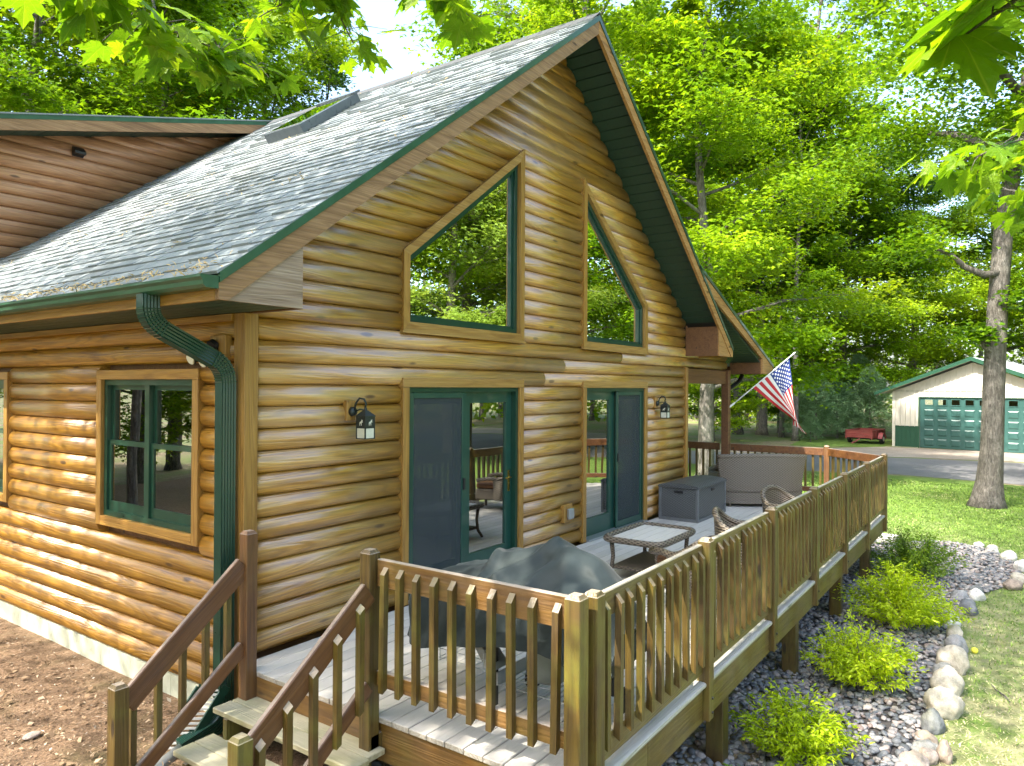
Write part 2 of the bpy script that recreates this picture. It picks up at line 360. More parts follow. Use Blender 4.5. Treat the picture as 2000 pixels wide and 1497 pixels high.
def lawnmat():
    m, N, L, B = newmat('lawn'); co, _ = coords(N, L, False)
    n1 = noise(N, L, co, .55, 6, .65); n2 = noise(N, L, co, 5, 6, .7); n3 = noise(N, L, mapping(N, L, co, (40, 40, 8)), 1.5, 4, .7)
    c = ramp(N, L, n2, [(.3, (.085, .16, .016)), (.55, (.14, .25, .022)), (.75, (.20, .30, .04))])
    sp = nd(N, 'SeparateXYZ'); L.new(co, sp.inputs[0])
    near = ramp(N, L, mth(N, L, 'ADD', mth(N, L, 'MULTIPLY', sp.outputs[0], 1 / 30), mth(N, L, 'MULTIPLY_ADD', n1, .5, -.25)), [(.10, (.95, .95, .95)), (.36, (.55, .55, .55)), (.52, (.06, .06, .06))])
    straw = ramp(N, L, n2, [(.3, (.30, .27, .12)), (.6, (.47, .43, .25)), (.8, (.55, .5, .33))])
    dry = mth(N, L, 'MULTIPLY', near, ramp(N, L, noise(N, L, co, 1.7, 6, .7), [(.36, (.1, .1, .1)), (.58, (1, 1, 1))]))
    c = mixc(N, L, dry, c, straw)
    c = mixc(N, L, .45, c, ramp(N, L, n3, [(.3, (.35, .35, .35)), (.7, (1, 1, 1))]), 'MULTIPLY')
    L.new(c, B.inputs['Base Color']); B.inputs['Roughness'].default_value = .95; bump(N, L, n3, .9, .03, B); return m
def drivemat(name, c0, c1, s):
    m, N, L, B = newmat(name); co, _ = coords(N, L, False)
    n1 = noise(N, L, co, .5, 6, .7); n2 = noise(N, L, co, s, 4, .7)
    c = ramp(N, L, n1, [(.3, c0), (.7, c1)])
    c = mixc(N, L, .5, c, ramp(N, L, n2, [(.3, (.4, .4, .4)), (.7, (1, 1, 1))]), 'MULTIPLY')
    L.new(c, B.inputs['Base Color']); B.inputs['Roughness'].default_value = .9; bump(N, L, n2, .5, .02, B); return m
M['ground'] = groundmat(); M['mulch'] = mulchmat(); M['lawn'] = lawnmat()
M['asphalt'] = drivemat('asphalt', (.17, .165, .17), (.24, .235, .235), 40)
M['apron'] = drivemat('gravel_apron', (.30, .25, .20), (.46, .39, .32), 12)
def axis_steps():
    a = list(np.arange(-14, 14.01, .35)); out = [-400, -200, -100, -60, -40, -25, -18] + a + [18, 24, 32, 45, 65, 90, 130, 200, 400]
    return out
xs_ = axis_steps(); ys_ = axis_steps()
mb = MB(); mb.grid([[(x, y, gh(x, y)) for x in xs_] for y in ys_])
struct(mb.build('ground', M['ground'], smooth=True))
def sheet(name, poly, mat, dz, step=None):
    mb = MB(); mb.add([(x, y, gh(x, y) + dz) for x, y in poly], [tuple(range(len(poly)))]); return struct(mb.build(name, mat))
def smooth_poly(pts, n=6):
    out = []; m = len(pts)
    for i in range(m):
        p0, p1, p2, p3 = [Vector(pts[(i + k) % m]) for k in (-1, 0, 1, 2)]
        for k in range(n):
            t = k / n
            q = .5 * ((2 * p1) + (p2 - p0) * t + (2 * p0 - 5 * p1 + 4 * p2 - p3) * t * t + (3 * p1 - p0 - 3 * p2 + p3) * t ** 3)
            out.append((q.x, q.y))
    return out
sheet('lawn', [(-14, -60), (40, -60), (24, -10), (24.0, -5), (24.6, -1), (23.8, 2), (23.8, 4.4), (23.6, 6), (23, 16), (13, 16), (11.2, 2), (11, -1.9), (9.9, -3.12), (-14, -3.12)], M['lawn'], .004)
sheet('back_lawn', [(37.2, .95), (44, 1.2), (46, 3), (44, 6), (36, 5.2)], M['lawn'], .004)
sheet('driveway', [(23.4, -40), (24.3, -5), (25, -1.2), (24.2, 2), (24.2, 4.4), (24.0, 6), (23.4, 16), (22, 30), (27, 30), (28.6, 16), (29.6, 7.8), (31, 2), (32, -1), (32.6, -5), (33, -40)], M['asphalt'], .008)
sheet('gravel_apron', [(31.6, 1), (32.5, -1), (33.1, -5), (33.6, -40), (38.4, -40), (38.3, .9), (36.6, 2.2), (33, 4.6), (29.9, 8)], M['apron'], .006)
mb = MB(); gx = np.arange(-9, 0.61, .3); gy = np.arange(-1.8, 14, .35)
mb.grid([[(x, y, gh(x, y) + .022 + .012 * math.sin(x * 3.1 + y) * math.sin(y * 2.3)) for x in gx] for y in gy]); struct(mb.build('mulch_bed', M['mulch'], smooth=True))

# ================================================================ log house
XR = 4.165; RZ = 6.48; SL = 0.75; YF = -0.581; XE = -0.80          # ridge x, ridge z, pitch, front rake plane, left eave
def roof_z(x): return RZ - SL * abs(x - XR)
def soff_z(x): return 6.40 - SL * abs(x - XR)
house = thing('log_house', 'golden half-log cabin with steep shingled gable roof and green trim', 'house', (4, 4, GZ))
PIT = 0.1705; Z0 = 0.0115
NP = 9
prof = [(math.cos(math.pi * (i / (NP - 1) - .5)), math.sin(math.pi * (i / (NP - 1) - .5))) for i in range(NP)]  # (bulge, up)
def log_mesh(name, a0b, a0t, a1b, a1t, z0, z1, face, depth, axis, sgn, bul=.060, back=.11):
    # half-round log between a0..a1 (ends may lean), face = plane of the outermost bulge
    v = []; zc = (z0 + z1) / 2; hh = (z1 - z0) / 2
    pr_ = [(-back, -1.0)] + [((c - 1) * bul, s_) for c, s_ in prof] + [(-back, 1.0)]
    nseg = 2
    for k in range(nseg):
        for d, s_ in pr_:
            t = (s_ + 1) / 2
            a = (a0b + (a0t - a0b) * t) if k == 0 else (a1b + (a1t - a1b) * t)
            w = face - d
            v.append((a, w, zc + s_ * hh) if axis == 0 else (w, a, zc + s_ * hh))
    n = len(pr_); f = [(i, i + 1, n + i + 1, n + i) for i in range(n - 1)] + [(n - 1, 0, n, 2 * n - 1), tuple(range(n))[::-1], tuple(range(n, 2 * n))]
    me = mesh(name, v, f); 
    sm = [1 <= i <= NP - 1 for i in range(n - 1)] + [False] * 3
    me.polygons.foreach_set('use_smooth', sm)
    return me
D1 = (1.468, 3.468); D2 = (4.865, 6.863); ZH = 2.13; ZWB = 2.572; ZSH = 3.3225; ZPK = 4.802
WX = (-0.21, 8.54)
fwall = ob('front_wall', MB().box(-.09, 8.42, .16, .20, -.30, -.005).me('front_wall'), M['dark_wood'], house)
fwall['label'] = 'front gable wall of stacked half-round logs'
def cut(segs, c0b, c0t, c1b, c1t):
    out = []
    for (a0b, a0t, a1b, a1t) in segs:
        if c1b <= a0b or c0b >= a1b: out.append((a0b, a0t, a1b, a1t)); continue
        if c0b > a0b + .03: out.append((a0b, a0t, c0b, c0t))
        if c1b < a1b - .03: out.append((c1b, c1t, a1b, a1t))
    return out
WS = (ZPK - ZSH) / 2.0
def win_x(z, left):
    # x range of the trapezoid window (outer trim) at height z
    if z < ZWB or z > ZPK: return None
    if left:
        x0 = D1[0] if z <= ZSH else D1[0] + (z - ZSH) / WS; return (min(x0, D1[1]), D1[1])
    x1 = D2[1] if z <= ZSH else D2[1] - (z - ZSH) / WS; return (D2[0], max(x1, D2[0]))
k = 0
while True:
    z0 = Z0 + PIT * k; z1 = z0 + PIT; k += 1
    if z0 > 6.30: break
    zz0 = max(z0, 0.004)
    def ext(z):
        x0 = XR - (6.40 + .05 - z) / SL; x1 = XR + (6.40 + .05 - z) / SL; return x0, x1
    lo0, hi0 = ext(z0); lo1, hi1 = ext(z1)
    if z0 < 2.60: segs = [(-.085, -.085, 8.43, 8.43)]
    else: segs = [(max(-.15, lo0), max(-.15, lo1), min(8.46, hi0), min(8.46, hi1))]
    zc = (z0 + z1) / 2
    if z0 < ZH - .092:
        segs = cut(segs, D1[0], D1[0], D1[1], D1[1]); segs = cut(segs, D2[0], D2[0], D2[1], D2[1])
    if 2.39 < z0 < 2.60: segs = [(-.085, -.085, 10.62, 10.62)]
    if z1 > ZWB + .06 and z0 < ZPK - .02:
        for lf in (True, False):
            zb, zt = max(z0, ZWB + .01), min(z1, ZPK - .01); A = win_x(zb, lf); Bx = win_x(zt, lf)
            segs = cut(segs, A[0], Bx[0], A[1], Bx[1])
    for s_ in segs:
        if s_[2] - s_[0] < .04: continue
        # long logs are butted from two lengths
        parts_ = [s_]
        if s_[2] - s_[0] > 5:
            j = XR + rng.uniform(-2.2, 2.2); parts_ = [(s_[0], s_[1], j - .0015, j - .0015), (j + .0015, j + .0015, s_[2], s_[3])]
        for q in parts_:
            ob('log', log_mesh('log', q[0], q[1], q[2], q[3], zz0, z1 - .001, .012, 0, 0, -1), M['log'], fwall)
# corner posts
cp = MB(); cp.box(-.211, -.093, 0, .028, -.30, 2.59, .004); cp.box(-.211, -.183, .0285, .134, -.30, 2.59, .004)
cp.build('corner_board', M['trim_z'], fwall)
MB().box(8.435, 8.53, -.005, .1, 0.004, 2.40, .004).build('corner_board', M['trim_z'], fwall)

# ---- side wall
SX = -0.211
swall = ob('side_wall', MB().box(SX + .12, SX + .2, .14, 12, -.33, 2.6).me('side_wall'), M['dark_wood'], house)
swall['label'] = 'long side wall of stacked half-round logs'
SW1 = (.599, 2.24, .776, 2.180); SW2 = (4.21, 5.85, .776, 2.18)
k = -2
while True:
    z0 = Z0 + PIT * k; z1 = z0 + PIT; k += 1
    if z0 > 2.5: break
    segs = [(.137, .137, 12, 12)]
    for w in (SW1, SW2):
        if z1 > w[2] + .03 and z0 < w[3] - .03: segs = cut(segs, w[0], w[0], w[1], w[1])
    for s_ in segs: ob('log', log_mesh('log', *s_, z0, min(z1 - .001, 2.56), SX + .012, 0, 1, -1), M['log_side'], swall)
MB().box(SX - .02, SX + .03, .136, 12, 2.535, 2.588, .004).build('frieze_board', M['trim_y'], swall)
fd = MB()
for y in range(0, 12): fd.box(SX + .035, SX + .12, (.02 if y == 0 else y * 1.02 + .004), (y + 1) * 1.02, -1.1, -.332)
fnd = fd.build('foundation', M['concrete'], house)
# hidden right wall, back wall and floor close the house
clo = MB(); clo.box(8.45, 8.52, .11, 12, -.95, 2.6); clo.prism([(-.1, -.95), (8.45, -.95), (8.45, 3.0), (XR, 6.2), (-.1, 3.0)], 1, 11.9, 12)
clo.build('rear_wall', M['interior'], house)
inn = MB(); inn.box(-.08, 8.44, .21, 11.8, -.06, .0); inn.build('interior_floor', M['interior_floor'], house)
inn = MB(); inn.prism([(-.08, .001), (8.44, .001), (8.44, 3.0), (XR, 6.2), (-.08, 3.0)], 1, 5.0, 5.06); inn.build('interior_wall', M['interior'], house)
# pale loft railing seen through the big gable window
lr = ob('loft_railing', MB().box(1.5, 5.6, 1.46, 1.53, 3.62, 3.69).box(1.5, 5.6, 1.47, 1.52, 2.72, 2.77).me('loft_railing'), M['pine_rail'], house)
bal = MB().box(-.02, .02, -.02, .02, 0, .85).me('baluster')
for i in range(24): ob('baluster', bal, M['pine_rail'], lr, (1.6 + i * .17, 1.495, 2.77))

# ---- windows and doors
def tz(name, parent): return None
def rect_trim(parent, ax, face, thick, a0, a1, z0, z1, w=.085, bottom=True, mats=('trim_z', 'trim_x'), headw=.09):
    def bx(p0, p1, q0, q1, m):
        mb = MB()
        if ax == 0: mb.box(p0, p1, face, face + thick, q0, q1, .004)
        else: mb.box(face, face + thick, p0, p1, q0, q1, .004)
        mb.build('trim_board', M[m], parent)
    bx(a0, a0 + w, z0, z1 - headw - .001, mats[0]); bx(a1 - w, a1, z0, z1 - headw - .001, mats[0])
    bx(a0, a1, z1 - headw, z1, mats[1])
    if bottom: bx(a0 + w + .001, a1 - w - .001, z0, z0 + w, mats[1])
# gable windows
def poly_in(poly, d):
    # inset a convex polygon (x,z)
    n = len(poly); out = []
    for i in range(n):
        p0 = Vector(poly[i - 1]); p1 = Vector(poly[i]); p2 = Vector(poly[(i + 1) % n])
        e1 = (p1 - p0).normalized(); e2 = (p2 - p1).normalized(); n1 = Vector((-e1.y, e1.x)); n2 = Vector((-e2.y, e2.x))
        k_ = d / (1 + n1.dot(n2)); out.append(tuple(p1 + (n1 + n2) * k_))
    return out
def ring(mb, o_, i_, y0, y1, k_):
    n = len(o_); a, b = k_, (k_ + 1) % n
    mb.prism([o_[a], o_[b], i_[b], i_[a]], 1, y0, y1)
for lf, lab in ((True, 'left trapezoid gable window mirroring bright green trees'), (False, 'right trapezoid gable window with slanted top')):
    if lf: poly = [(D1[0], ZWB), (D1[1], ZWB), (D1[1], ZPK), (D1[0], ZSH)]
    else: poly = [(D2[0], ZWB), (D2[1], ZWB), (D2[1], ZSH), (D2[0], ZPK)]
    i1 = poly_in(poly, .085); i2 = poly_in(poly, .135); i3 = poly_in(poly, .165)
    fr = MB(); [ring(fr, i1, i2, .045, .12, k_) for k_ in range(4)]; [ring(fr, i2, i3, .075, .12, k_) for k_ in range(4)]
    w = fr.build('window', M['green'], fwall); w['label'] = lab
    for k_ in range(4):
        t_ = MB(); ring(t_, poly, i1, -.004 - .0015 * (k_ % 2), .12, k_); t_.build('trim_board', M['trim_z' if k_ in (1, 3) and (poly[k_][0] == poly[(k_ + 1) % 4][0]) else 'trim_x'], w)
    MB().prism(i3, 1, .095, .100).build('pane', M['pane'], w)
    sl_ = MB().box(poly[0][0] - .02, poly[1][0] + .02, -.02, .02, ZWB - .022, ZWB - .001).build('sill', M['trim_x'], w)
# sliding doors
def door(D, flip, lab):
    a0, a1 = D; o0, o1 = a0 + .085, a1 - .085; zt = ZH - .09
    d = MB(); d.box(o0, o0 + .045, .02, .15, .03, zt); d.box(o1 - .045, o1, .02, .15, .03, zt); d.box(o0 + .045, o1 - .045, .02, .15, zt - .045, zt)
    dr = d.build('patio_door', M['green'], fwall); dr['label'] = lab
    rect_trim(dr, 0, -.008, .13, a0, a1, 0.003, ZH, bottom=False)
    MB().box(a0 + .086, a1 - .086, -.055, .15, .004, .03, .004).build('threshold', M['steel'], dr)
    c0, c1 = o0 + .045, o1 - .045; mid = (c0 + c1) / 2
    if flip: s0, s1 = mid + .03, c1; g0, g1 = c0, mid + .16
    else: s0, s1 = c0, mid - .03; g0, g1 = mid - .16, c1
    # fixed / hinged leaf with glass (behind), full width leaves
    for p0, p1, yy in ((c0, mid - .001, .085), (mid + .001, c1, .085)):
        lf_ = MB(); st = .105
        lf_.box(p0, p0 + st, yy, yy + .045, .031, zt - .046); lf_.box(p1 - st, p1, yy, yy + .045, .031, zt - .046)
        lf_.box(p0 + st, p1 - st, yy, yy + .045, zt - .046 - .12, zt - .046); lf_.box(p0 + st, p1 - st, yy, yy + .045, .031, .27)
        leaf_ = lf_.build('door_leaf', M['green2'], dr)
        MB().box(p0 + st, p1 - st, yy + .02, yy + .026, .27, zt - .166).build('pane', M['pane_low'], leaf_)
    sf = MB(); st = .055; y0 = .032; y1 = .058
    sf.box(s0, s0 + st, y0, y1, .034, zt - .05, .004); sf.box(s1 - st, s1, y0, y1, .034, zt - .05, .004)
    sf.box(s0 + st, s1 - st, y0, y1, zt - .05 - st, zt - .05); sf.box(s0 + st, s1 - st, y0, y1, .034, .034 + .09)
    sc = sf.build('screen_door', M['green2'], dr)
    MB().box(s0 + st, s1 - st, .044, .046, .124, zt - .105).build('screen_mesh', M['screen'], sc)
    hx = s0 + .028 if flip else s1 - .028
    MB().box(hx - .014, hx + .014, .012, .031, .98, 1.10, .004).build('handle', M['black'], sc)
    if not flip:
        hb = MB(); hx = c1 - .05; hb.box(hx - .018, hx + .018, .076, .084, .86, 1.10, .003); hb.tube([(hx, .08, 1.02), (hx, .045, 1.02), (hx - .05, .035, 1.025), (hx - .12, .035, 1.02)], .009, 8)
        hb.build('handle', M['brass'], dr)
door(D1, False, 'left patio door with sliding insect screen on its left half')
door(D2, True, 'right patio door with sliding insect screen on its right half')
# double hung side windows
def dhung(a0, a1, z0, z1, lab):
    w = MB(); f0, f1, g0, g1 = a0 + .085, a1 - .085, z0 + .085, z1 - .085; mid = (f0 + f1) / 2
    X0, X1 = SX + .03, SX + .12
    w.box(X0, X1, f0, f0 + .05, g0, g1); w.box(X0, X1, f1 - .05, f1, g0, g1); w.box(X0, X1, mid - .035, mid + .035, g0 + .05, g1 - .05)
    w.box(X0, X1, f0 + .05, f1 - .05, g1 - .05, g1); w.box(X0, X1, f0 + .05, f1 - .05, g0, g0 + .05)
    wo = w.build('window', M['green'], swall); wo['label'] = lab
    rect_trim(wo, 1, SX - .005, .12, a0, a1, z0, z1, mats=('trim_z', 'trim_y'), headw=.085)
    for p0, p1 in ((f0 + .05, mid - .035), (mid + .035, f1 - .05)):
        zm = (g0 + g1) / 2 + .02
        for b0, b1, x0, pm, nm in ((zm, g1 - .05, SX + .075, 'pane_side', 'pane'), (g0 + .05, zm + .05, SX + .05, 'pane_side', 'pane')):
            s_ = MB(); q = .042; low = b0 < zm - .1
            s_.box(x0, x0 + .022, p0, p0 + q, b0, b1); s_.box(x0, x0 + .022, p1 - q, p1, b0, b1)
            s_.box(x0, x0 + .022, p0 + q, p1 - q, b1 - q, b1); s_.box(x0, x0 + .022, p0 + q, p1 - q, b0, b0 + (.085 if low else q))
            so = s_.build('sash', M['green'], wo)
            MB().box(x0 + .01, x0 + .014, p0 + q, p1 - q, b0 + (.085 if low else q), b1 - q).build(nm, M[pm], so)
dhung(*SW1, 'double-hung pair window beside the downspout'); dhung(*SW2, 'double-hung pair window at the left picture edge')
# dark room partition behind the side windows
MB().box(1.5, 1.55, .5, 8, .001, 2.5).build('interior_wall', M['interior'], house)

# ---- roof
yb = 12.5
def slope_slab(mb, x0, x1, y0, y1, t0, t1, zf):
    # slab following the pitch, from roof-z minus t1 up to minus t0
    mb.add([(x0, y0, zf(x0) - t0), (x1, y0, zf(x1) - t0), (x1, y1, zf(x1) - t0), (x0, y1, zf(x0) - t0), (x0, y0, zf(x0) - t1), (x1, y0, zf(x1) - t1), (x1, y1, zf(x1) - t1), (x0, y1, zf(x0) - t1)],
           [(0, 1, 2, 3), (7, 6, 5, 4), (0, 4, 5, 1), (1, 5, 6, 2), (2, 6, 7, 3), (3, 7, 4, 0)])
XE2 = 2 * XR - XE
rb = MB(); slope_slab(rb, XE, XR, YF + .012, yb, .012, .075, roof_z); slope_slab(rb, XR, XE2, YF + .012, yb, .012, .075, roof_z)
roof = rb.build('roof', M['black'], house); roof['label'] = 'steep gable roof of grey-green shingles'  # slab body black: shade of the soffit gaps put into its colour
# drip edge and fascia (front rakes)
for s_ in (-1, 1):
    xe = XE if s_ < 0 else XE2
    d = MB(); d.prism([(XR, RZ + .004), (xe, roof_z(xe) + .004), (xe, roof_z(xe) - .062), (XR, RZ - .062)], 1, YF - .012, YF + .011); d.build('drip_edge', M['gutter'] if s_ < 0 else M['green'], roof)
    f = MB(); bot = 6.262
    if s_ < 0: poly = [(XR, RZ - .063), (xe, roof_z(xe) - .063), (xe, 2.589), (xe + .10, 2.589), (XR, bot)]
    else: poly = [(XR + .001, RZ - .063), (xe, roof_z(xe) - .063), (xe, 2.589), (xe - .10, 2.589), (XR + .001, bot)]
    # lower edge keeps the pitch until it meets the return box
    xm = xe - s_ * .10; 
    zl = 6.262 - SL * abs(xm - XR); poly[3] = (xm, 2.589)
    xk = XR + s_ * (6.262 - 2.589) / SL
    poly = [poly[0], poly[1], (xe, 2.589), (xk, 2.589), (poly[0][0], bot)] if abs(xk - XR) < abs(xe - XR) else poly
    f.prism(poly, 1, YF, YF + .04); f.build('rake_fascia', M['fascia'] if s_ < 0 else M['fascia_r'], roof)
# boxed eave returns
for s_ in (-1, 1):
    xe = XE if s_ < 0 else XE2; xi = xe - s_ * .66
    xk = XR + s_ * (6.262 - 2.589) / SL; zi = 6.262 - SL * abs(xi - XR)
    MB().prism([(xk, 2.59), (xi, 2.589), (xi, zi + .02), (xi, zi + .02)][:3] if s_ < 0 else [(xk, 2.59), (xi, 2.589), (xi, zi + .02)], 1, YF + .014, YF + .038).build('eave_return', M['fascia_grey'] if s_ < 0 else M['fascia_r'], roof)
    MB().box(xi - .02, xi + .02, YF + .039, -.002 if s_ < 0 else .015, 2.589, zi + .05).build('return_side', M['dark_wood'], roof)
# soffits: gable boards right and left
for s_ in (-1, 1):
    n = 34; xa = XR; xb = XR + s_ * 4.32
    for i in range(n):
        p0 = xa + (xb - xa) * i / n; p1 = xa + (xb - xa) * (i + 1) / n - s_ * .013
        mb = MB(); slope_slab(mb, min(p0, p1), max(p0, p1), YF + .041, .05, -.0, .012, soff_z); mb.build('soffit_board', M['soffit'], roof)
# level side soffit and eave fascia, gutter
for i in range(5):
    MB().box(XE + .03 + i * .113, XE + .03 + i * .113 + .106, YF + .042, 12, 2.590, 2.602).build('soffit_board', M['soffit'], roof)
MB().box(XE - .002, XE + .028, YF + .041, 12, 2.588, 2.72).build('eave_fascia', M['trim_y'], roof)
MB().box(XE2 - .028, XE2, YF + .041, 12, 2.588, 2.72).build('eave_fascia', M['trim_y'], roof)
gp = [(0, 0), (-.085, 0), (-.105, .018), (-.108, .045), (-.125, .062), (-.125, .080), (-.118, .080), (-.118, .066), (-.100, .048), (-.097, .022), (-.082, .007), (-.006, .007), (-.006, .08), (0, .08)]
g = MB(); n = len(gp); gy0, gy1 = YF + .002, 12
g.add([(XE - .003 + x, gy0, 2.655 + z) for x, z in gp] + [(XE - .003 + x, gy1, 2.655 + z) for x, z in gp], [(i, (i + 1) % n, n + (i + 1) % n, n + i) for i in range(n)])
g.prism([(XE - .003 + x, 2.655 + z) for x, z in gp[:6]] + [(XE - .003, 2.735)], 1, gy0 - .006, gy0)
g.prism([(XE - .009 + x * .93, 2.662 + z * .8) for x, z in ((0, 0), (-.08, 0), (-.095, .06), (0, .06))], 1, gy0 + .001, gy1)   # litter inside
gut = g.build('gutter', M['gutter'], house)
# downspout: fluted rectangular pipe
fl = []
W_, D_ = .058, .044
def side_pts(a, b, nf):
    out = []
    for i in range(nf * 2):
        t = i / (nf * 2); p = Vector(a).lerp(Vector(b), t); out.append((p, i % 2))
    return out
for a, b, nrm in (((-W_, -D_), (W_, -D_), (0, 1)), ((W_, -D_), (W_, D_), (-1, 0)), ((W_, D_), (-W_, D_), (0, -1)), ((-W_, D_), (-W_, -D_), (1, 0))):
    for p, odd in side_pts(a, b, 5):
        q = p + Vector(nrm) * (.006 if odd else 0); fl.append((q.x, q.y))
def arc(p0, p1, p2, n=8):
    return [tuple((1 - t) ** 2 * Vector(p0) + 2 * t * (1 - t) * Vector(p1) + t * t * Vector(p2)) for t in [i / n for i in range(n + 1)]]
A0 = Vector((-.865, .135, 2.66)); A1 = Vector((-.865, .135, 2.475)); A2 = Vector((-.30, .10, 2.19)); A3 = Vector((-.30, .10, 1.98)); A4 = Vector((-.30, .10, -.42)); A5 = Vector((-.62, .12, -.50))
dirn = (A2 - A1).normalized()
path = [tuple(A0)] + arc(A1 + Vector((0, 0, .10)), A1, A1 + dirn * .12, 9) + arc(A2 - dirn * .12, A2, A2 - Vector((0, 0, .13)), 9) + [tuple(A4 + Vector((0, 0, .12)))] + arc(A4 + Vector((0, 0, .10)), A4, A4 + (A5 - A4).normalized() * .12, 6)[1:] + [tuple(A5)]
ds = MB().sweep(path, fl, upv=(0, 1, 0)); dsp = ds.build('downspout', M['green'], house)
cr = MB()
for cen in (path[1:11], path[11:21]):
    for i in range(0, 9):
        p = Vector(cen[i]); q = Vector(cen[i + 1]); c_ = (p + q) / 2; t_ = (q - p).normalized()
        crm = MB(); crm.sweep([c_ - t_ * .004, c_ + t_ * .004], [(x * 1.05, y * 1.07) for x, y in ((-W_, -D_), (W_, -D_), (W_, D_), (-W_, D_))], upv=(0, 1, 0)); crm.build('elbow_crimp', M['green'], dsp)

# ---- shingles: courses of separate tabs on the left slope
CD = math.sqrt(1 + SL * SL); EXP = .137; slope_len = (XR - XE + .012) * CD
sdir = Vector((1, 0, SL)).normalized(); nrmv = Vector((-SL, 0, 1)).normalized()
eave0 = Vector((XE - .012, 0, roof_z(XE) - .010))
def tab_verts(c, y0, y1, thick, lift):
    s0 = c * EXP; s1 = s0 + EXP + .03
    a = eave0 + sdir * s0; b = eave0 + sdir * s1
    lo = nrmv * (.003); hi = nrmv * (thick + lift)
    P = lambda o, y, nv: (o.x + nv.x, y, o.z + nv.z)
    return [P(a, y0, lo), P(a, y1, lo), P(a, y1, hi), P(a, y0, hi), P(b, y0, nrmv * .004), P(b, y1, nrmv * .004)]
TABF = [(0, 1, 2, 3), (3, 2, 5, 4), (0, 3, 4), (1, 5, 2)]
tabs = []; nc = int(slope_len / EXP)
for c in range(nc):
    s_mid = (c + .5) * EXP; x = XE + s_mid / CD
    ymax = 9.0 if x < .4 else 6.3
    y = YF - .01 - rng.uniform(0, .25)
    while y < ymax:
        w = rng.choice((.155, .2, .245, .3, .33)); y0 = max(y, YF - .01); y1 = min(y + w - .003, ymax)
        if y1 - y0 > .02: tabs.append((c, y0, y1, rng.choice((.011, .015, .022)), rng.uniform(0, .004)))
        y += w
def tab_size(t):
    p = eave0 + sdir * (t[0] * EXP); p.y = (t[1] + t[2]) / 2; d = p - CP; z = d.dot(fw); u_ = d.dot(rt) / z; v_ = d.dot(up) / z
    if z < .3 or abs(u_) > .75 or abs(v_) > .55: return 0
    return (t[2] - t[1]) * abs(nrmv.dot(d.normalized())) / d.length_squared
tabs.sort(key=lambda t: -tab_size(t))
for t in tabs[:300]:
    ob('shingle', mesh('shingle', tab_verts(*t), TABF), M['shingle'], roof)
big = MB(); rn = []
for t in tabs[300:]: big.add(tab_verts(*t), TABF); rn += [rng.random()] * 4
me = big.me('shingle_field'); a_ = me.attributes.new('rnd', 'FLOAT', 'FACE'); a_.data.foreach_set('value', rn)
stuff(ob('shingle_field', me, M['shingle'], roof))
# right slope stays hidden from here: plain shingle sheet
mb = MB(); slope_slab(mb, XR, XE2 + .012, YF - .01, yb, -.012, .011, roof_z); mb.build('right_slope', M['shingle'], roof)
rc = MB()
for i in range(40):
    y0 = YF - .012 + i * .165
    rc.prism([(XR - .15, roof_z(XR - .15) + .012), (XR, RZ + .026), (XR + .15, roof_z(XR + .15) + .012), (XR + .15, roof_z(XR + .15) + .026), (XR, RZ + .042), (XR - .15, roof_z(XR - .15) + .026)], 1, y0, y0 + .16)
rc.build('ridge_cap', M['ridge'], roof)
# skylight
def onroof(s_, y, h): 
    p = Vector((XE, 0, roof_z(XE))) + sdir * s_ + nrmv * h; return (p.x, y, p.z)
s0_, s1_ = (2.50 - XE) * CD, (3.46 - XE) * CD
sk = MB()
def rbox(mb, a0, a1, y0, y1, h0, h1):
    v = [onroof(a, y, h) for a in (a0, a1) for y in (y0, y1) for h in (h0, h1)]
    mb.add(v, [(0, 1, 3, 2), (4, 6, 7, 5), (0, 4, 5, 1), (2, 3, 7, 6), (0, 2, 6, 4), (1, 5, 7, 3)])
rbox(sk, s0_, s1_, 2.72, 2.78, .0, .13); rbox(sk, s0_, s1_, 3.38, 3.44, .0, .13); rbox(sk, s0_, s0_ + .06, 2.781, 3.379, .0, .13); rbox(sk, s1_ - .06, s1_, 2.781, 3.379, .0, .13)
rbox(sk, s1_ - .09, s1_ + .04, 2.69, 3.47, .131, .16)
sko = sk.build('skylight', M['skyframe'], roof); sko['label'] = 'raised skylight with dark metal curb'
pn = MB(); rbox(pn, s0_ + .05, s1_ - .05, 2.77, 3.39, .131, .140); pn.build('pane', M['pane'], sko)

# ---- shed dormer behind the skylight
dx0, dz0, dx1, dz1 = .187, 5.385, 4.126, 6.481
def dor_z(x): return dz0 + (dz1 - dz0) * (x - dx0) / (dx1 - dx0)
DXE = -.9
dorm = ob('dormer', None, parent=house)
mb = MB(); slope_slab(mb, DXE, XR + .02, 5.6, 12, .0, .06, dor_z); mb.build('dormer_roof', M['gutter'], dorm)
mb = MB(); slope_slab(mb, DXE - .02, XR + .02, 5.59, 12, -.02, -.001, dor_z); mb.build('dormer_shingles', M['shingle'], dorm)
mb = MB(); mb.prism([(DXE, dor_z(DXE) - .061), (XR, dor_z(XR) - .061), (XR, dor_z(XR) - .20), (DXE, dor_z(DXE) - .20)], 1, 5.604, 5.64); mb.build('rake_fascia', M['fascia'], dorm)
n = 30
for i in range(n):
    p0 = DXE + (XR - DXE) * i / n; p1 = DXE + (XR - DXE) * (i + 1) / n - .007
    mb = MB(); slope_slab(mb, p0, p1, 5.641, 6.15, .165, .176, dor_z); mb.build('soffit_board', M['soffit'], dorm)
k = 0
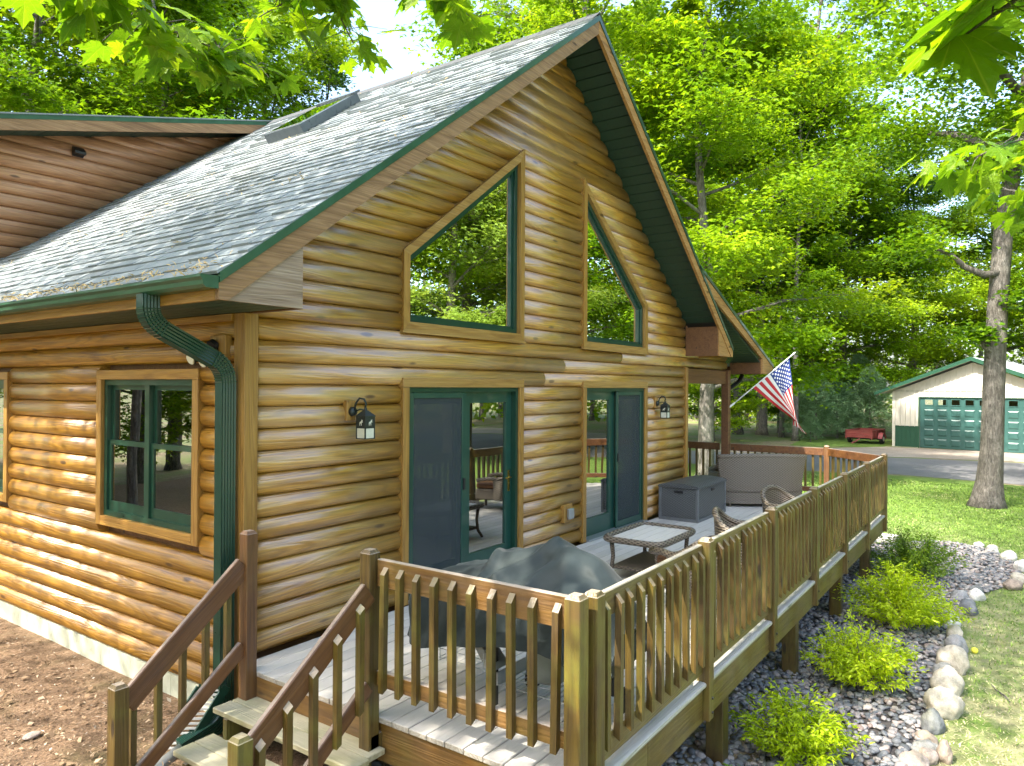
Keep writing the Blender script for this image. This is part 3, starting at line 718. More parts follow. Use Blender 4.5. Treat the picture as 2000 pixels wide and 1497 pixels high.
while True:
    z0 = 3.16 + PIT * 1.01 * k; z1 = z0 + PIT * 1.01; k += 1
    if z0 > 6.25: break
    xr_ = XR - (RZ - z0) / SL; xr1 = XR - (RZ - z1) / SL
    xl = max(-.3, dx0 + (z0 + .17 - dz0) / ((dz1 - dz0) / (dx1 - dx0))); xl1 = max(-.3, dx0 + (z1 + .17 - dz0) / ((dz1 - dz0) / (dx1 - dx0)))
    if xr_ - xl < .15: continue
    ob('log', log_mesh('log', xl, min(xl1, xr1), xr_, xr1, z0, z1 - .001, 6.08, 0, 0, -1), M['log_dorm'], dorm)
MB().box(-.32, -.28, 6.08, 12, 2.9, 5.1).build('dormer_wall', M['log_dorm'], dorm)
vt = MB(); vt.prism([(6.02, 5.245), (6.06, 5.22), (6.06, 5.35), (6.035, 5.35), (5.96, 5.28), (5.96, 5.245)], 0, 1.215, 1.36); vt.build('vent_hood', M['black'], dorm)

# ---- entry porch roof on the right
def por_z(x): return 3.998 - .352 * (x - 7.475)
PXE = 11.66
porch = ob('porch', None, parent=house)
mb = MB(); slope_slab(mb, 7.475, PXE, YF + .01, 9, .0, .06, por_z); mb.build('porch_roof', M['shingle'], porch)
mb = MB(); mb.prism([(7.475, 3.998), (PXE, por_z(PXE)), (PXE, por_z(PXE) - .06), (7.475, 3.938)], 1, YF - .012, YF + .009); mb.build('drip_edge', M['green'], porch)
mb = MB(); mb.prism([(7.60, por_z(7.60) - .061), (PXE, por_z(PXE) - .061), (PXE, 2.33), (10.93, 2.33), (10.93, 2.62), (8.0, por_z(8.0) - .25)], 1, YF + .001, YF + .039); mb.build('rake_fascia', M['fascia_r'], porch)
MB().box(10.89, 10.93, YF + .04, .05, 2.33, 2.63).build('return_side', M['dark_wood'], porch)
n = 22
for i in range(n):
    p0 = 8.6 + (10.92 - 8.6) * i / n; p1 = 8.6 + (10.92 - 8.6) * (i + 1) / n - .013
    mb = MB(); slope_slab(mb, p0, p1, YF + .041, 1.2, .235, .247, por_z); mb.build('soffit_board', M['soffit'], porch)
MB().box(8.54, 10.55, .02, .14, 2.125, 2.385, .005).build('beam', M['dark_wood'], porch)
MB().box(8.54, 10.62, .03, .05, 2.60, 3.2).build('porch_gable', M['log_dorm'], porch)
MB().box(10.58, 10.72, -.02, .12, .004, 2.395, .006).build('post', M['dark_wood'], porch)
MB().box(11.58, 11.62, YF + .04, 9, 2.33, 2.52).build('eave_fascia', M['dark_wood'], porch)
pd_ = [(11.35, -.05, 2.32), (11.3, -.02, 2.2), (11.15, .05, 2.1), (10.86, .12, 1.98), (10.78, .14, 1.85), (10.78, .14, .1)]
MB().tube(pd_, .045, 10).build('downspout', M['black'], porch, smooth=True)
MB().box(8.6, 10.7, 4.0, 4.05, .0, 2.4).build('porch_back', M['log_dorm'], porch)

# ================================================================ wall fittings
def lantern(x, z, label, wallx0):
    t = thing('wall_lantern', label, 'lantern', (x, 0, z), 'moose lanterns on the gable wall')
    MB().box(x - .10, x + .02, -.012, .06, z - .01, z + .20, .006).build('mount_block', M['trim_z'], t)
    ir = MB(); y = -.16; cx = x + .02
    ir.tube([(cx - .05, -.012, z + .085), (cx - .05, -.05, z + .085)], [.052, .04], 14)
    ir.tube([(cx - .05, -.045, z + .10), (cx - .045, -.06, z + .17), (cx - .03, -.10, z + .225), (cx - .01, -.15, z + .215), (cx, -.165, z + .17), (cx, -.155, z + .13)], .011, 8)
    ir.tube([(cx - .04, -.05, z + .09), (cx - .02, -.1, z + .11), (cx, -.15, z + .10)], .008, 6)
    ir.build('gooseneck', M['iron'], t, smooth=True)
    q = .063
    rf = MB(); pts = [(cx - q * 1.15, y - q * 1.15), (cx + q * 1.15, y - q * 1.15), (cx + q * 1.15, y + q * 1.15), (cx - q * 1.15, y + q * 1.15)]
    rf.add([(a, b, z + .035) for a, b in pts] + [(a, b, z + .045) for a, b in pts] + [(cx + (a - cx) * .25, y + (b - y) * .25, z + .10) for a, b in pts],
           [(3, 2, 1, 0)] + [(i, (i + 1) % 4, 4 + (i + 1) % 4, 4 + i) for i in range(4)] + [(4 + i, 4 + (i + 1) % 4, 8 + (i + 1) % 4, 8 + i) for i in range(4)] + [(8, 9, 10, 11)])
    rf.tube([(cx, y, z + .098), (cx, y, z + .13)], [.02, .012], 8); rf.build('roof', M['iron'], t)
    cg = MB(); b_ = .006
    for sx in (-1, 1):
        for sy in (-1, 1): cg.box(cx + sx * q - b_, cx + sx * q + b_, y + sy * q - b_, y + sy * q + b_, z - .19, z + .034)
    for zz in (-.196, -.09):
        cg.box(cx - q - b_, cx + q + b_, y - q - b_, y + q + b_, z + zz, z + zz + .008) if zz < -.1 else None
    for s_ in (-1, 1):
        cg.box(cx - q, cx + q, y + s_ * q - .003, y + s_ * q + .003, z - .085, z + .033); cg.box(cx + s_ * q - .003, cx + s_ * q + .003, y - q, y + q, z - .085, z + .033)
    cg.build('cage', M['iron'], t)
    for s_ in (-1, 1):
        MB().box(cx - q + .007, cx + q - .007, y + s_ * q - .002, y + s_ * q + .002, z - .186, z - .086).build('glass', M['frost'], t)
        MB().box(cx + s_ * q - .002, cx + s_ * q + .002, y - q + .007, y + q - .007, z - .186, z - .086).build('glass', M['frost'], t)
    mo = [(-.30, -.5), (-.2, -.5), (-.17, -.1), (.12, -.1), (.15, -.5), (.25, -.5), (.27, .05), (.36, .2), (.52, .08), (.6, .2), (.45, .4), (.62, .66), (.4, .55), (.25, .7), (.2, .42), (0, .28), (-.25, .22), (-.34, .0)]
    k_ = .052
    MB().prism([(cx + a * k_, z - .03 + b * k_) for a, b in mo], 1, y - q - .006, y - q - .0035).build('moose_emblem', M['frost'], t)
    MB().prism([(y - a * k_, z - .03 + b * k_) for a, b in mo], 0, cx - q - .006, cx - q - .0035).build('moose_emblem', M['frost'], t)
    return t
lantern(.86, 1.76, 'dark moose lantern on the log wall left of the left patio door', 0).scale = (.82, .82, .82)
lantern(7.22, 1.73, 'dark moose lantern beside the right patio door, near the flag', 0).scale = (.82, .82, .82)
t = thing('outlet_box', 'small grey weatherproof outlet on a wood block between the patio doors', 'outlet', (4.47, 0, .33))
MB().box(4.37, 4.58, -.012, .06, .335, .56, .006).build('mount_block', M['trim_z'], t); MB().box(4.43, 4.555, -.055, -.013, .375, .51, .01).build('cover', M['steel'], t)
t = thing('floodlight', 'twin security floodlight tucked behind the green downspout elbow', 'floodlight', (SX, .33, 2.3))
MB().box(SX - .03, SX + .03, .20, .40, 2.26, 2.43, .005).build('mount_block', M['trim_z'], t)
h = MB(); h.tube([(SX - .03, .33, 2.36), (SX - .06, .33, 2.34)], .05, 12); h.build('base', M['black'], t)
for yy, dz_ in ((.30, -.13), (.46, -.09)):
    h = MB(); h.tube([(SX - .05, yy, 2.38 + dz_ * .4), (SX - .09, yy, 2.33 + dz_ * .5), (SX - .15, yy, 2.30 + dz_ * .6)], [.02, .045, .05], 12); hd = h.build('lamp_head', M['black'], t, smooth=True)
    h = MB(); h.tube([(SX - .151, yy, 2.30 + dz_ * .6), (SX - .158, yy, 2.297 + dz_ * .6)], [.044, .04], 14); h.build('lens', M['frost'], hd)
# ================================================================ deck
deck = thing('deck', 'weathered grey plank deck on timber posts along the cabin front', 'deck', (4.5, -1.5, GZ))
BW = .1405
PXS = [-.134 + i * 1.634 for i in range(7)]                     # centre x of the front rail posts
y = -.012; i = 0
while y - BW > -2.80:
    xa = -.245 + rng.uniform(-.008, .008); xb = 10.80 if y > -1.85 else 10.80 - (-1.85 - y) * .95
    if y > -.30: pass
    j = rng.uniform(2, 8)
    for p0, p1 in ((xa, j - .002), (j + .002, xb)):
        ob('deck_board', MB().box(p0, p1, y - BW + .005, y, -.036, rng.uniform(-.002, .001), .004).me('deck_board'), M['deck'], deck)
    y -= BW; i += 1
y_in = y + .0
# porch floor behind
for i in range(9):
    ob('deck_board', MB().box(8.60 + i * .245, 8.60 + i * .245 + .24, -.010, 4.0, -.036, -.003, .004).me('deck_board'), M['deck'], deck)
# rounded outer board, cut between the posts
nosw = y_in - (-2.915)
npf = [(-nosw / 2 + .002, -.036), (nosw / 2 - .012, -.036), (nosw / 2 - .002, -.028), (nosw / 2, -.016), (nosw / 2 - .004, -.005), (nosw / 2 - .02, 0), (-nosw / 2 + .002, 0)]
yc = (y_in - 2.915) / 2
cuts = [-.245] + [v for px in PXS for v in (px - .047, px + .047)] + [9.80]
for i in range(0, len(cuts), 2):
    if cuts[i + 1] - cuts[i] < .02: continue
    v = [(xx, yc - s_, z) for xx in (cuts[i], cuts[i + 1]) for s_, z in npf]; n = len(npf)
    mb = MB(); mb.add(v, [(k, (k + 1) % n, n + (k + 1) % n, n + k) for k in range(n)] + [tuple(range(n))[::-1], tuple(range(n, 2 * n))]); mb.build('edge_board', M['nosing'], deck)
# rim joists
for p0, p1 in ((-.20, .55), (.552, 4.9), (4.902, 9.70)):
    MB().box(p0, p1, -2.885, -2.845, -.285, -.037, .003).build('rim_joist', M['rail_x'], deck)
MB().box(-.215, -.175, -2.84, -.05, -.285, -.037, .003).build('rim_joist', M['rail_y'], deck)
MB().obox((9.72, -2.85, -.16), (10.74, -1.82, -.16), .04, .245, b=.003).build('rim_joist', M['rail_x'], deck)
MB().box(10.72, 10.76, -1.8, 4, -.285, -.037, .003).build('rim_joist', M['rail_y'], deck)
for px, yy in [(2.23, -2.72), (4.48, -2.72), (6.79, -2.72), (8.98, -2.72), (10.1, -2.35), (-.02, -2.72), (2.2, -1.2), (4.6, -1.2), (6.9, -1.2), (9.4, -1.0)]:
    MB().box(px - .07, px + .07, yy - .07, yy + .07, GZ - .1 + (gh(px, yy) - GZ), -.286 if yy > -2.5 else -.037, .006).build('support_post', M['rail_z'], deck)
for yy in (-1.9, -.95):
    MB().box(-.17, 10.2, yy - .02, yy + .02, -.24, -.038).build('joist', M['dark_wood'], deck)

# ================================================================ railings
RH = .955
bal_f = MB(); s_ = .019
bal_f.add([(-s_, -s_, 0), (s_, -s_, 0), (s_, s_, 0.02), (-s_, s_, 0.02), (-s_, -s_, .745), (s_, -s_, .745), (s_, s_, .79), (-s_, s_, .79)],
          [(3, 2, 1, 0), (4, 5, 6, 7), (0, 1, 5, 4), (1, 2, 6, 5), (2, 3, 7, 6), (3, 0, 4, 7)])
bal_fm = bal_f.me('baluster'); bal_fm.materials.append(M['rail_z'])
def post(mb, cx, cy, z0, z1, h=.045):
    mb.box(cx - h, cx + h, cy - h, cy + h, z0, z1 - .012, .004)
    t_ = [(cx - h + .004, cy - h + .004), (cx + h - .004, cy - h + .004), (cx + h - .004, cy + h - .004), (cx - h + .004, cy + h - .004)]; k_ = .028
    mb.add([(a, b, z1 - .0125) for a, b in t_] + [(cx + math.copysign(k_, a - cx), cy + math.copysign(k_, b - cy), z1 + .006) for a, b in t_], [(i, (i + 1) % 4, 4 + (i + 1) % 4, 4 + i) for i in range(4)] + [(4, 5, 6, 7)])
    return mb
bolt = MB().tube([(0, 0, 0), (0, -.008, 0)], [.011, .008], 8).me('bolt'); bolt.materials.append(M['black'])
fr_ = thing('front_railing', 'long baluster railing along the outer deck edge above the gravel bed', 'railing', (4.8, -2.9, -.28))
for px in PXS:
    p = post(MB(), px, -2.89, -.268, .99).build('post', M['rail_z'], fr_)
    for dz_ in (-.22, -.12): ob('bolt', bolt, None, p, (px + .012, -2.936, dz_))
for i in range(6):
    a, b = PXS[i] + .0455, PXS[i + 1] - .0455
    MB().box(a, b, -2.881, -2.843, RH - .14, RH, .005).build('top_rail', M['rail_x'], fr_)
    MB().box(a, b, -2.881, -2.843, .05, .19, .004).build('bottom_rail', M['rail_x'], fr_)
    for k in range(11):
        ob('baluster', bal_fm, None, fr_, (a + (b - a) * (k + .55) / 11, -2.901, .13), (rng.uniform(-.012, .012), rng.uniform(-.008, .008), 0))
# end railing (cut corner and far side)
er = thing('end_railing', 'brown railing turning the far deck corner behind the wicker loveseat', 'railing', (10.5, -1, -.1))
P_a = Vector((9.73, -2.86, 0)); P_b = Vector((10.74, -1.80, 0)); P_c = Vector((10.74, .05, 0))
post(MB(), P_b.x, P_b.y, -.26, 1.0).build('post', M['rail_red_z'], er)
dg = (P_b - P_a).normalized(); dn = Vector((-dg.y, dg.x, 0))
def rail_run(parent, a, b, mat, inset, nb):
    d = (b - a).normalized(); a2 = a + d * .05; b2 = b - d * .05; nrm = Vector((d.y, -d.x, 0))
    MB().obox(a2 + Vector((0, 0, RH - .07)), b2 + Vector((0, 0, RH - .07)), .038, .14, b=.005).build('top_rail', mat, parent)
    MB().obox(a2 + Vector((0, 0, .18)), b2 + Vector((0, 0, .18)), .038, .09, b=.004).build('bottom_rail', mat, parent)
    for k in range(nb):
        p = a2.lerp(b2, (k + .5) / nb) + nrm * .0395
        ob('baluster', bal_fm, None, parent, (p.x, p.y, .13), (0, 0, math.atan2(d.y, d.x)))
rail_run(er, P_a, P_b, M['rail_red'], 0, 9)
rail_run(er, P_b, P_c - Vector((0, .02, 0)), M['rail_red'], 0, 13)
rail_run(er, P_c + Vector((0, .1, 0)), Vector((10.74, 3.9, 0)), M['rail_red'], 0, 26)
# left return railing
lr_ = thing('side_railing', 'short baluster railing on the near deck end beside the grill', 'railing', (-.28, -2.1, 0))
post(MB(), -.285, -1.405, -.235, 1.035).build('post', M['rail_z'], lr_)
post(MB(), -.283, -2.872, -.70, 1.005, .046).build('post', M['rail_z'], lr_)
MB().box(-.272, -.234, -2.825, -1.452, .815, RH + .03, .005).build('top_rail', M['rail_y'], lr_)
MB().box(-.272, -.234, -2.825, -1.452, .205, .30, .004).build('bottom_rail', M['rail_y'], lr_)
for k in range(10):
    ob('baluster', bal_fm, None, lr_, (-.2915, -1.525 - k * .1365, .185), (rng.uniform(-.008, .008), rng.uniform(-.01, .01), -math.pi / 2), (1, 1, .965))
MB().box(-.31, -.216, -1.45, -1.36, -.236, -.1).build('post_block', M['rail_z'], lr_)

# ================================================================ stairs
st = thing('deck_stairs', 'mossy wooden steps with two sloping handrails up to the deck', 'stairs', (-.7, -.8, -.6))
for i in range(3):
    z = -.18 * (i + 1); x1 = -.225 - i * .285; w = .150
    if z < -.52: z = -.535
    for k in range(2):
        MB().box(x1 - .005 - (k + 1) * w, x1 - .010 - k * w, -1.505 + rng.uniform(-.01, .01), -.125, z - .038, z, .005).build('tread', M['tread'], st)
    if i < 2: MB().box(x1 - .012, x1 - .03, -1.36, -.24, z - .04 - (.14), z - .039).build('riser', M['dark_wood'], st)
MB().box(-.245, -.216, -1.359, -.14, -.179, -.037).build('riser', M['rail_y'], st)
for yy in (-.27, -1.36):
    mb = MB(); mb.prism([(-.24, -.225), (-.24, -.50), (-.80, -.80), (-1.12, -.80), (-1.12, -.585), (-.82, -.585), (-.82, -.405), (-.53, -.405), (-.53, -.225)], 1, yy - .02, yy + .02); mb.build('stringer', M['rail_z'], st)
post(MB(), -.290, -.178, -.20, 1.005).build('post', M['rail_red_z'], st)
post(MB(), -1.20, -.185, -.75, .215).build('newel_post', M['rail_z'], st)
post(MB(), -1.235, -1.475, -.85, .275).build('newel_post', M['rail_z'], st)
def stair_rail(y0, xt, zt, xb, zb, zlo_t, xl, zl, ys):
    for nm_, pa, pb, hh_ in (('handrail', (xt, zt - .075), (xb, zb - .075), .15), ('lower_rail', (xt, zlo_t - .05), (xl, zl - .05), .10)):
        ln_ = math.hypot(pa[0] - pb[0], pa[1] - pb[1]); an_ = math.atan2(pa[1] - pb[1], pa[0] - pb[0])
        ob(nm_, MB().box(-ln_ / 2, ln_ / 2, -.019, .019, -hh_ / 2, hh_ / 2, .006).me(nm_), M['rail_red'], st, ((pa[0] + pb[0]) / 2, y0, (pa[1] + pb[1]) / 2), (0, -an_, 0))
    n = 5
    for k in range(n):
        x = xt + (xb - xt) * (k + .6) / n; t = (k + .6) / n
        zt_ = zt + (zb - zt) * t - .045; tl = (x - xt) / (xl - xt); zb_ = zlo_t + (zl - zlo_t) * tl - .085
        mb = MB(); mb.add([(x - .019, y0 + ys - .019, zb_ - .02), (x + .019, y0 + ys - .019, zb_), (x + .019, y0 + ys + .019, zb_), (x - .019, y0 + ys + .019, zb_ - .02),
                           (x - .019, y0 + ys - .019, zt_ - .05), (x + .019, y0 + ys - .019, zt_ - .02), (x + .019, y0 + ys + .019, zt_), (x - .019, y0 + ys + .019, zt_ - .03)],
                          [(3, 2, 1, 0), (4, 5, 6, 7), (0, 1, 5, 4), (1, 2, 6, 5), (2, 3, 7, 6), (3, 0, 4, 7)]); mb.build('baluster', M['rail_z'], st)
stair_rail(-.178, -.33, .845, -1.155, .15, .245, -1.15, -.40, .039)
stair_rail(-1.44, -.33, .870, -1.19, .205, .27, -1.19, -.36, -.039)

# ================================================================ things beside the steps
t = thing('drain_grate', 'green frame with pale slats leaning behind the steps', 'grate', (-.5, .02, -.55))
a = Vector((-.74, .24, -.545)); b = Vector((-.46, .16, -.13)); wv = Vector((.80, -.55, -.12)).normalized() * .19
e1, e2 = a, b
MB().obox(a, b, .02, .035).build('frame', M['green'], t); MB().obox(a + wv, b + wv, .02, .06).build('frame', M['green'], t)
MB().obox(a, a + wv, .02, .035).build('frame', M['green'], t); MB().obox(b, b + wv, .02, .035).build('frame', M['green'], t)
for i in range(14):
    p = a.lerp(b, (i + .7) / 14.5); MB().obox(p + wv * .06, p + wv * .94, .008, .014).build('slat', M['white'], t)
tag(MB().tube([(-.62, .11, -.51), (-.8, .03, -.515), (-.97, -.03, -.52)], .05, 10).build('drain_pipe', M['steel'], smooth=True), 'ribbed grey drain pipe lying at the foot of the downspout', 'pipe')

# ================================================================ deck furniture
# covered grill
M['tank'] = plain('tank_paint', (.16, .18, .16), .4, 0, 10, .1)
gr = thing('covered_grill', 'gas grill under a dark green fabric cover by the near railing', 'grill', (.45, -2.1, 0))
def interp(t, xs, ys): return float(np.interp(t, xs, ys))
rows = []; NY = 110; NX = 70
for i in range(NY + 1):
    v_ = i / NY; yy = -1.30 - 1.52 * v_
    top = interp(yy, [-2.82, -2.78, -2.72, -2.60, -2.45, -2.36, -2.2, -2.08, -1.95, -1.88, -1.82, -1.6, -1.42, -1.33, -1.30], [.62, .80, .90, .99, 1.045, 1.055, 1.035, 1.0, .985, .97, .88, .81, .77, .74, .55])
    hem = interp(yy, [-2.82, -2.5, -2.2, -1.8, -1.5, -1.30], [.42, .50, .50, .42, .34, .36])
    fx = interp(yy, [-2.82, -2.70, -1.42, -1.30], [.20, .10, .10, .20]); bx_ = interp(yy, [-2.82, -2.70, -1.42, -1.30], [.70, .78, .78, .68])
    row = []
    for j in range(NX + 1):
        u_ = j / NX
        # section: front hem, front shoulder, ridge, back shoulder, back hem
        sh = interp(yy, [-2.82, -2.6, -2.1, -1.9, -1.75, -1.3], [.55, .80, .86, .84, .76, .70])
        sh = min(sh, top - .01)
        X_ = interp(u_, [0, .30, .38, .55, .70, .76, 1], [fx - .03, fx, fx + .05, (fx + bx_) / 2 + .02, bx_ - .06, bx_, bx_ + .03])
        Zz = interp(u_, [0, .30, .38, .55, .70, .76, 1], [hem, sh - .03, sh + .02, top, sh + .05, sh - .02, hem])
        fold = .022 * math.sin(yy * 19 + u_ * 9 + 1.5 * math.sin(u_ * 7)) * (1 if u_ < .34 or u_ > .72 else .35) + .018 * math.sin((yy * .8 + X_ * 1.3) * 16 + 2 * math.sin(yy * 5))
        X_ += (-fold if u_ < .5 else fold) * .9; Zz += fold * (.7 if .3 < u_ < .75 else .15)
        crease = math.exp(-((yy + 2.28 + .55 * (X_ - .45)) / .035) ** 2) * .05 + math.exp(-((yy + 1.87 - .2 * (X_ - .45)) / .03) ** 2) * .035
        if .3 < u_ < .8: Zz += crease
        r0_ = math.hypot(yy + 2.36, X_ - .45); t0_ = math.atan2(yy + 2.36, X_ - .45); rdg = 0
        for th0, am in ((2.95, .045), (2.35, .05), (1.75, .04), (3.7, .05), (-1.9, .045), (-2.4, .03), (1.2, .04), (-1.2, .04)):
            dl = r0_ * math.sin(t0_ - th0)
            if math.cos(t0_ - th0) > 0: rdg += am * math.exp(-abs(dl) / .035) * r0_ / (r0_ + .08)
        if u_ > .5 or Zz > .7: Zz += rdg * .8
        X_ -= rdg * (.5 if u_ < .4 else 0)
        row.append((X_, yy + .012 * math.sin(u_ * 23 + yy * 3), Zz))
    rows.append(row)
for _ in range(1):
    A_ = np.array(rows); Bm = A_.copy(); Bm[1:-1, 1:-1] = (A_[1:-1, 1:-1] * 2 + A_[:-2, 1:-1] + A_[2:, 1:-1] + A_[1:-1, :-2] + A_[1:-1, 2:]) / 6; rows = [[tuple(p) for p in r_] for r_ in Bm]
def clothmat():
    m, N, L, B = newmat('cover_cloth'); co, _ = coords(N, L, False)
    n1 = noise(N, L, co, 5, 6, .7); n2 = noise(N, L, co, 180, 2, .6)
    L.new(ramp(N, L, n1, [(.3, (.012, .020, .020)), (.6, (.023, .034, .035)), (.8, (.048, .062, .062))]), B.inputs['Base Color']); B.inputs['Roughness'].default_value = .68
    B.inputs['Sheen Weight'].default_value = .1; B.inputs['Specular IOR Level'].default_value = .35; bump(N, L, n2, .25, .003, B); return m
M['cover'] = clothmat()
g_ = MB(); g_.grid(rows)
nrow = NX + 1
for e in (0, NY):   # close the two ends
    idx = list(range(e * nrow, (e + 1) * nrow)); g_.f.append(tuple(idx if e == 0 else idx[::-1]))
g_.build('cover', M['cover'], gr, smooth=True)
fb = MB(); fb.box(.17, .70, -2.62, -1.98, .52, .80, .02); fb.build('firebox', M['black'], gr)
for yy in (-2.60, -2.02):
    for xx in (.19, .66): MB().box(xx, xx + .035, yy, yy + .035, .06 if xx < .5 else .10, .54).build('leg', M['black'], gr)
sh = MB()
for i in range(15): sh.box(.20, .68, -2.56 + i * .037, -2.556 + i * .037, .19, .194)
for i in range(5): sh.box(.20 + i * .118, .204 + i * .118, -2.565, -2.04, .195, .199)
for yy in (-2.57, -2.035): sh.box(.195, .69, yy, yy + .008, .19, .27)
sh.build('wire_shelf', M['steel'], gr)
wb = MB()
for zz in (.30, .36, .42): wb.tube([(.12, -2.0, zz), (.12, -1.62, zz), (.5, -1.62, zz)], .003, 5)
for i in range(6): wb.tube([(.12, -1.98 + i * .07, .28), (.12, -1.98 + i * .07, .43)], .003, 4)
wb.build('wire_basket', M['steel'], gr)
for yy in (-2.66, -1.97):
    w_ = MB(); w_.tube([(.68, yy, .085), (.68, yy - .035, .085)], .085, 18); w_.build('wheel', M['rubber'], gr)
tk = MB(); tk.tube([(.45, -2.25, .20), (.45, -2.25, .24), (.45, -2.25, .44), (.45, -2.25, .50), (.45, -2.25, .53)], [.10, .145, .145, .09, .05], 18); tk.build('propane_tank', M['tank'], gr, smooth=True)
tray = MB(); tray.prism([(-2.05, .30), (-1.96, .30), (-1.86, .44), (-1.90, .46)], 0, .16, .30); tray.build('side_bracket', M['steel'], gr)

# wicker coffee table
ct = thing('coffee_table', 'wicker coffee table with pale plank top and lower shelf', 'table', (3.93, -1.38, 0))
for i in range(5):
    MB().box(3.49, 4.36, -1.655 + i * .111, -1.655 + i * .111 + .106, .425, .448, .004).build('top_plank', M['deck'], ct)
def braid(mb, path, r_, n=8, tw=26):
    mb.tube(path, r_, n)
rim = MB(); cx, cy, hx, hy = 3.925, -1.38, .50, .335; ring_ = []
for k in range(49):
    a = 2 * math.pi * k / 48; e = .28
    ring_.append((cx + hx * math.copysign(abs(math.cos(a)) ** e, math.cos(a)), cy + hy * math.copysign(abs(math.sin(a)) ** e, math.sin(a)), .440))
rim.tube(ring_, .034, 10, caps=False); rim.build('rim', M['wicker'], ct, smooth=True)
for sx in (-1, 1):
    for sy in (-1, 1):
        MB().tube([(cx + sx * .42, cy + sy * .26, .42), (cx + sx * .40, cy + sy * .25, .25), (cx + sx * .42, cy + sy * .26, .1), (cx + sx * .47, cy + sy * .30, .0)], [.026, .022, .022, .018], 8).build('leg', M['wicker_dk'], ct, smooth=True)
MB().box(cx - .41, cx + .41, cy - .26, cy + .26, .115, .150, .012).build('shelf', M['wicker_dk'], ct)

# grey resin deck box
bx = thing('deck_box', 'dark grey woven resin storage box against the log wall', 'storage box', (7.7, -.4, 0))
b0, b1, c0, c1 = 7.14, 8.36, -.70, -.10
def bulge(mb, x0, x1, y0, y1, z0, z1, amt):
    n = 8; rows = []
    for i in range(n + 1):
        t = i / n; k_ = amt * math.sin(math.pi * t); z = z0 + (z1 - z0) * t
        rows.append([(x0 - k_, y0 - k_, z), (x1 + k_, y0 - k_, z), (x1 + k_, y1 + k_, z), (x0 - k_, y1 + k_, z), (x0 - k_, y0 - k_, z)])
    mb.grid(rows)
p = MB(); bulge(p, b0, b1, c0, c1, .03, .50, .018); p.add([(b0, c0, .03), (b1, c0, .03), (b1, c1, .03), (b0, c1, .03)], [(0, 3, 2, 1)]); p.build('body', M['resin'], bx)
fr2 = MB()
for xx, yy in ((b0, c0), (b1, c0), (b1, c1), (b0, c1)): fr2.box(xx - .022, xx + .022, yy - .022, yy + .022, .0, .51, .006)
fr2.box(b0 - .012, b1 + .012, c0 - .016, c0 + .01, .0, .045); fr2.box(b0 - .016, b0 + .01, c0, c1, .0, .045); fr2.build('corner_frame', M['resin_lid'], bx)
ld = MB(); rows = []
for i in range(13):
    t = i / 12; yy = c0 - .03 + (c1 - c0 + .06) * t; z = .535 + .045 * math.sin(math.pi * t) ** .7
    rows.append([(b0 - .03, yy, z), (b1 + .03, yy, z)])
ld.grid(rows); n0 = len(ld.v)
ld.box(b0 - .03, b1 + .03, c0 - .03, c1 + .03, .502, .534, .008)
for xx in (b0 - .03, b1 + .03):
    poly = [(c0 - .03 + (c1 - c0 + .06) * i / 12, .535 + .045 * max(0, math.sin(math.pi * i / 12)) ** .7) for i in range(13)]
    ld.add([(xx, a, b) for a, b in poly], [tuple(range(13))])
ld.build('lid', M['resin'], bx)
MB().box(b0 - .029, b0 - .020, c0 + .22, c0 + .36, .43, .465).build('hand_grip', M['black'], bx); MB().box(b0 + .55, b0 + .67, c0 - .029, c0 - .02, .43, .465).build('hand_grip', M['black'], bx)

# wicker loveseat seen from behind
lv = thing('wicker_loveseat', 'brown wicker loveseat with its high back turned to the camera', 'loveseat', (9.5, -1.1, 0))
LA = Vector((8.80, -.52, 0)); LB = Vector((9.62, -1.66, 0)); ld_ = (LB - LA).normalized(); ln = Vector((-ld_.y, ld_.x, 0)); LW = (LB - LA).length   # ln points away from the camera
rows = []; NB = 24
for i in range(15):
    t = i / 14; z = .06 + .80 * t; fl_ = .0 + .10 * max(0, (t - .25)) ** 1.5; back = -.05 * max(0, t - .3)
    row = []
    for j in range(NB + 1):
        s_ = j / NB; e = 2 * s_ - 1; cur = .12 * (1 - abs(e) ** 3)
        P = LA.lerp(LB, .5) + ld_ * (e * (LW / 2 + fl_)) + ln * (.10 - cur + back)
        row.append((P.x, P.y, z + .025 * (1 - e * e) * t))
    rows.append(row)
bk = MB(); bk.grid(rows)
in_rows = [[(p_[0] + ln.x * .06, p_[1] + ln.y * .06, p_[2]) for p_ in r_] for r_ in rows]; bk.grid([r_[::-1] for r_ in in_rows])
bko = bk.build('backrest', M['wicker'], lv, smooth=True)
MB().tube([(p_[0] + ln.x * .03, p_[1] + ln.y * .03, p_[2]) for p_ in rows[-1]], .040, 10).build('top_roll', M['wicker'], lv, smooth=True)
MB().tube([(p_[0] - ln.x * .004, p_[1] - ln.y * .004, .27) for p_ in rows[4]], .012, 6).build('band', M['wicker_dk'], lv, smooth=True)
for e in (-1, 1):
    c_ = LA.lerp(LB, .5) + ld_ * (e * (LW / 2 - .02))
    mb = MB(); mb.obox(c_ + ln * .14 + Vector((0, 0, .33)), c_ + ln * .75 + Vector((0, 0, .33)), .12, .50, b=.03); mb.build('arm', M['wicker'], lv)
    MB().tube([c_ + ln * .10 + Vector((0, 0, .80)), c_ + ln * .3 + Vector((0, 0, .66)), c_ + ln * .6 + Vector((0, 0, .60)), c_ + ln * .78 + Vector((0, 0, .56))], [.05, .06, .065, .05], 10).build('arm_roll', M['wicker'], lv, smooth=True)
mid = LA.lerp(LB, .5)
MB().obox(mid - ld_ * .6 + ln * .42 + Vector((0, 0, .26)), mid + ld_ * .6 + ln * .42 + Vector((0, 0, .26)), .60, .34, b=.02).build('seat_base', M['wicker'], lv)
